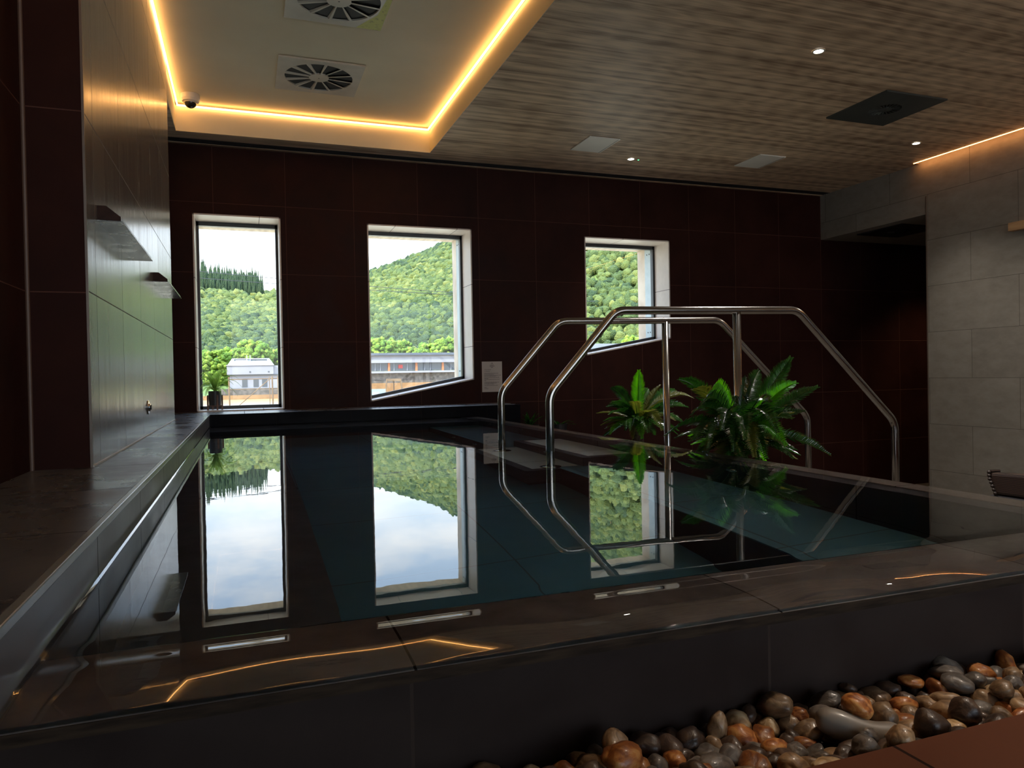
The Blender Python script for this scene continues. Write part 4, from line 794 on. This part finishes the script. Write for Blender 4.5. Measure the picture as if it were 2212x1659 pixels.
for az_, r0, wn, wi in [(-3.1, 222, 'tall', 0), (-1.9, 214, 'tall', 1), (-0.6, 222, 'tall', 2), (0.7, 215, 'tall', 3), (2.0, 223, 'tall', 4), (3.2, 216, 'tall', 5), (8.9, 222, 'middle', 0), (10.1, 213, 'middle', 1), (11.4, 223, 'middle', 2), (12.6, 214, 'middle', 3), (13.9, 222, 'middle', 4), (15.1, 214, 'middle', 5), (16.3, 222, 'middle', 6), (25.5, 216, 'smallest', 0), (26.9, 222, 'smallest', 1), (28.3, 215, 'smallest', 2), (29.6, 222, 'smallest', 3), (30.9, 215, 'smallest', 4)]:
    c0, t0 = protos[k_ % 3]; a_ = math.radians(az_); lab = 'yellow-green tree below the hill, %s from left in the %s window' % (('first', 'second', 'third', 'fourth', 'fifth', 'sixth', 'seventh')[wi], wn)
    t = thing('broadleaf_tree', lab, 'tree', (r0*math.sin(a_), r0*math.cos(a_), ZG), random.uniform(0, 6), 'trees at the foot of the hill')
    for src in (c0, t0):
        if k_ < 3: src.parent = t
        else: q = src.copy(); q.parent = t; COL.objects.link(q)
    s_ = random.uniform(.85, 1.12); t.scale = (s_*1.15, s_*1.15, s_); k_ += 1
# white building
wm = noisy(mat('white_render', rough=.7), (.24, .245, .27), (.28, .285, .31), .3); stone = noisy(mat('rubble_stone', rough=.9), (.07, .065, .055), (.16, .14, .12), 1.2, 8); roofm = noisy(mat('pale_roof', rough=.5), (.34, .36, .40), (.40, .42, .46), .4); gl = mat('dark_window', (.07, .08, .09), .15)
wb = thing('white_building', 'white flat-roofed two-storey building in front of the trees', 'building', (-3.8, 190, ZG))
MB().box(0, 10.7, 0, 9, 6.0, 8.2).build('upper_storey', wm, wb); MB().box(.6, 14, .6, 9, 2.6, 5.7).build('lower_storey', wm, wb); MB().box(.2, 16, .3, 9, 5.7, 6.0).build('slab', gl, wb); MB().box(10.7, 16, .5, 9, 6.0, 8.1).build('side_wing', wm, wb)
rf = MB(); rf.add([(-.2, -.2, 8.2), (10.9, -.2, 8.2), (10.9, 9, 8.2), (-.2, 9, 8.2), (1.1, 8, 10.1), (10.0, 8, 10.1), (1.1, 2.0, 8.9), (10.0, 2.0, 8.9)], [(0, 1, 7, 6), (1, 2, 5, 7), (2, 3, 4, 5), (3, 0, 6, 4), (6, 7, 5, 4)]); rf.build('roof', roofm, wb)
MB().prism([(1.6, 9.1), (9.4, 9.1), (9.4, 9.85), (1.6, 9.85)], 4.5, 4.7).build('roof_opening', gl, wb); MB().box(2.0, 5.5, 4.2, 4.45, 8.9, 9.6).build('roof_plant', roofm, wb)
for x in (4.6, 5.4): MB().box(x-.09, x+.09, 3.8, 4.0, 8.9, 10.8).build('flue', roofm, wb)
for x in (3.4, 6.0, 8.0): MB().box(x, x+1.2, .55, .62, 2.9, 4.8).build('window', gl, wb)
for x in (5.1, 9.4): MB().box(x, x+.35, -.05, .02, 6.4, 6.75).build('vent', gl, wb)
MB().box(-2, 16, -.6, .4, .9, 2.6).build('stone_plinth', stone, wb); MB().box(-40, 16, -.9, -.6, -.0, 1.0).build('timber_wall', noisy(mat('orange_timber', rough=.8), (.25, .14, .06), (.32, .19, .08), .5), wb)
# long low building behind the middle window
lb = thing('long_building', 'long low building with white fascia, dark glazing and orange posts', 'building', (24, 186, ZG))
MB().box(0, 60, 0, 12, 8.3, 10.2).build('fascia', wm, lb); MB().box(-.2, 60.2, -.5, 12.2, 10.2, 10.8).build('roof', noisy(mat('slate_roof', rough=.6), (.08, .10, .13), (.11, .13, .16), .4), lb)
MB().box(.3, 59.7, .8, 11, 6.3, 8.3).build('glazing', gl, lb); MB().box(0, 60, -.8, .9, 5.7, 6.2).build('terrace', wm, lb); MB().box(0, 60, .1, 1, 3.2, 5.7).build('stone_wall', stone, lb); MB().box(0, 60, -1.2, .0, .0, 3.2).build('timber_wall', noisy(mat('orange_timber_b', rough=.8), (.25, .14, .06), (.34, .2, .09), .5), lb)
for x in (10.5, 17.6, 24.6, 32): MB().box(x, x+.55, .5, .8, 6.2, 8.3).build('post', mat('orange_post', (.42, .15, .05), .6), lb)
for x in (7.2, 8.5, 12, 15.4, 20, 21.5, 27): MB().box(x, x+.12, .6, .8, 6.3, 8.2).build('mullion', wm, lb)
MB().box(13.2, 14.3, .6, .8, 6.9, 7.8).build('red_sign', mat('red_panel', (.4, .04, .03), .6), lb)
# parked low grey roof seen through the small window
gb = thing('grey_shed', 'low building with flat grey roof seen through the smallest window', 'building', (20, 52, ZG))
MB().box(0, 18, 0, 14, 0, 6.2).build('walls', wm, gb); MB().box(-.4, 18.4, -.4, 14, 6.2, 6.9).build('roof', noisy(mat('grey_roof', rough=.5), (.16, .18, .2), (.2, .22, .24), .5), gb)
# timber frames in the yard
tm = noisy(mat('weathered_timber', rough=.8), (.10, .06, .03), (.17, .11, .06), 2)
for (x, y, lab) in ((7.95, 41.3, 'tall timber trestle in the yard, left one through the middle window'), (11.7, 40.4, 'tall timber trestle in the yard, right one through the middle window')):
    t = thing('trestle', lab, 'trestle', (x, y, ZG), group='timber trestles in the yard')
    MB().box(-.42, .42, -.05, .05, 4.35, 4.5).build('top_beam', tm, t)
    for sx in (-1, 1):
        for dy in (-.3, .3): MB().tube([(sx*.9, dy*2, 0), (sx*.40, dy*.1, 4.4)], .035, 6).build('leg', tm, t)
    MB().tube([(0, 0, 0), (0, 0, 4.4)], .03, 6).build('prop', mat('dark_prop', (.06, .04, .03), .8), t)
t = thing('timber_frame', 'tall timber goal-like frame in the yard, seen through the tall window', 'timber frame', (-.7, 42, ZG))
for x in (0, 2.05, 2.2, 2.5): MB().tube([(x, 0, 0), (x-.05, 0, 4.75)], .04 if x != 2.05 else .02, 6).build('post', tm, t)
MB().tube([(0, 0, 4.62), (5, .3, 4.66)], .03, 6).build('beam', tm, t); MB().tube([(0, 0, 4.08), (5, .3, 4.1)], .02, 6).build('rail', tm, t); MB().tube([(.3, 0, 3.1), (2.0, 0, 4.6)], .025, 6).build('brace', tm, t)
t = thing('small_banner', 'pale blue banner board on a post, low in the middle window', 'sign', (6.6, 39.9, ZG)); MB().box(-.6, .62, 0, .03, 3.55, 3.95).build('board', mat('pale_blue_board', (.22, .38, .45), .6), t); MB().box(-.1, .3, -.01, 0, 3.65, 3.82).build('white_patch', wm, t); MB().box(-.03, .03, .03, .09, 0, 3.9).build('post', tm, t)
for (z0, z1, lab) in ((8.60, 8.21, 'upper overhead cable crossing the tall window view'), (8.10, 7.80, 'lower overhead cable crossing the tall window view')):
    c = MB(); P = [Vector((-30+ i*3, 60, z0+(z1-z0)*((-30+i*3)+2.9)/5.7*1.0+.0006*((i*3-30))**2)) for i in range(21)]; c.tube(P, .022, 5); tag(c.build('overhead_cable', M['blackm']), lab, 'cable', 'overhead cables')
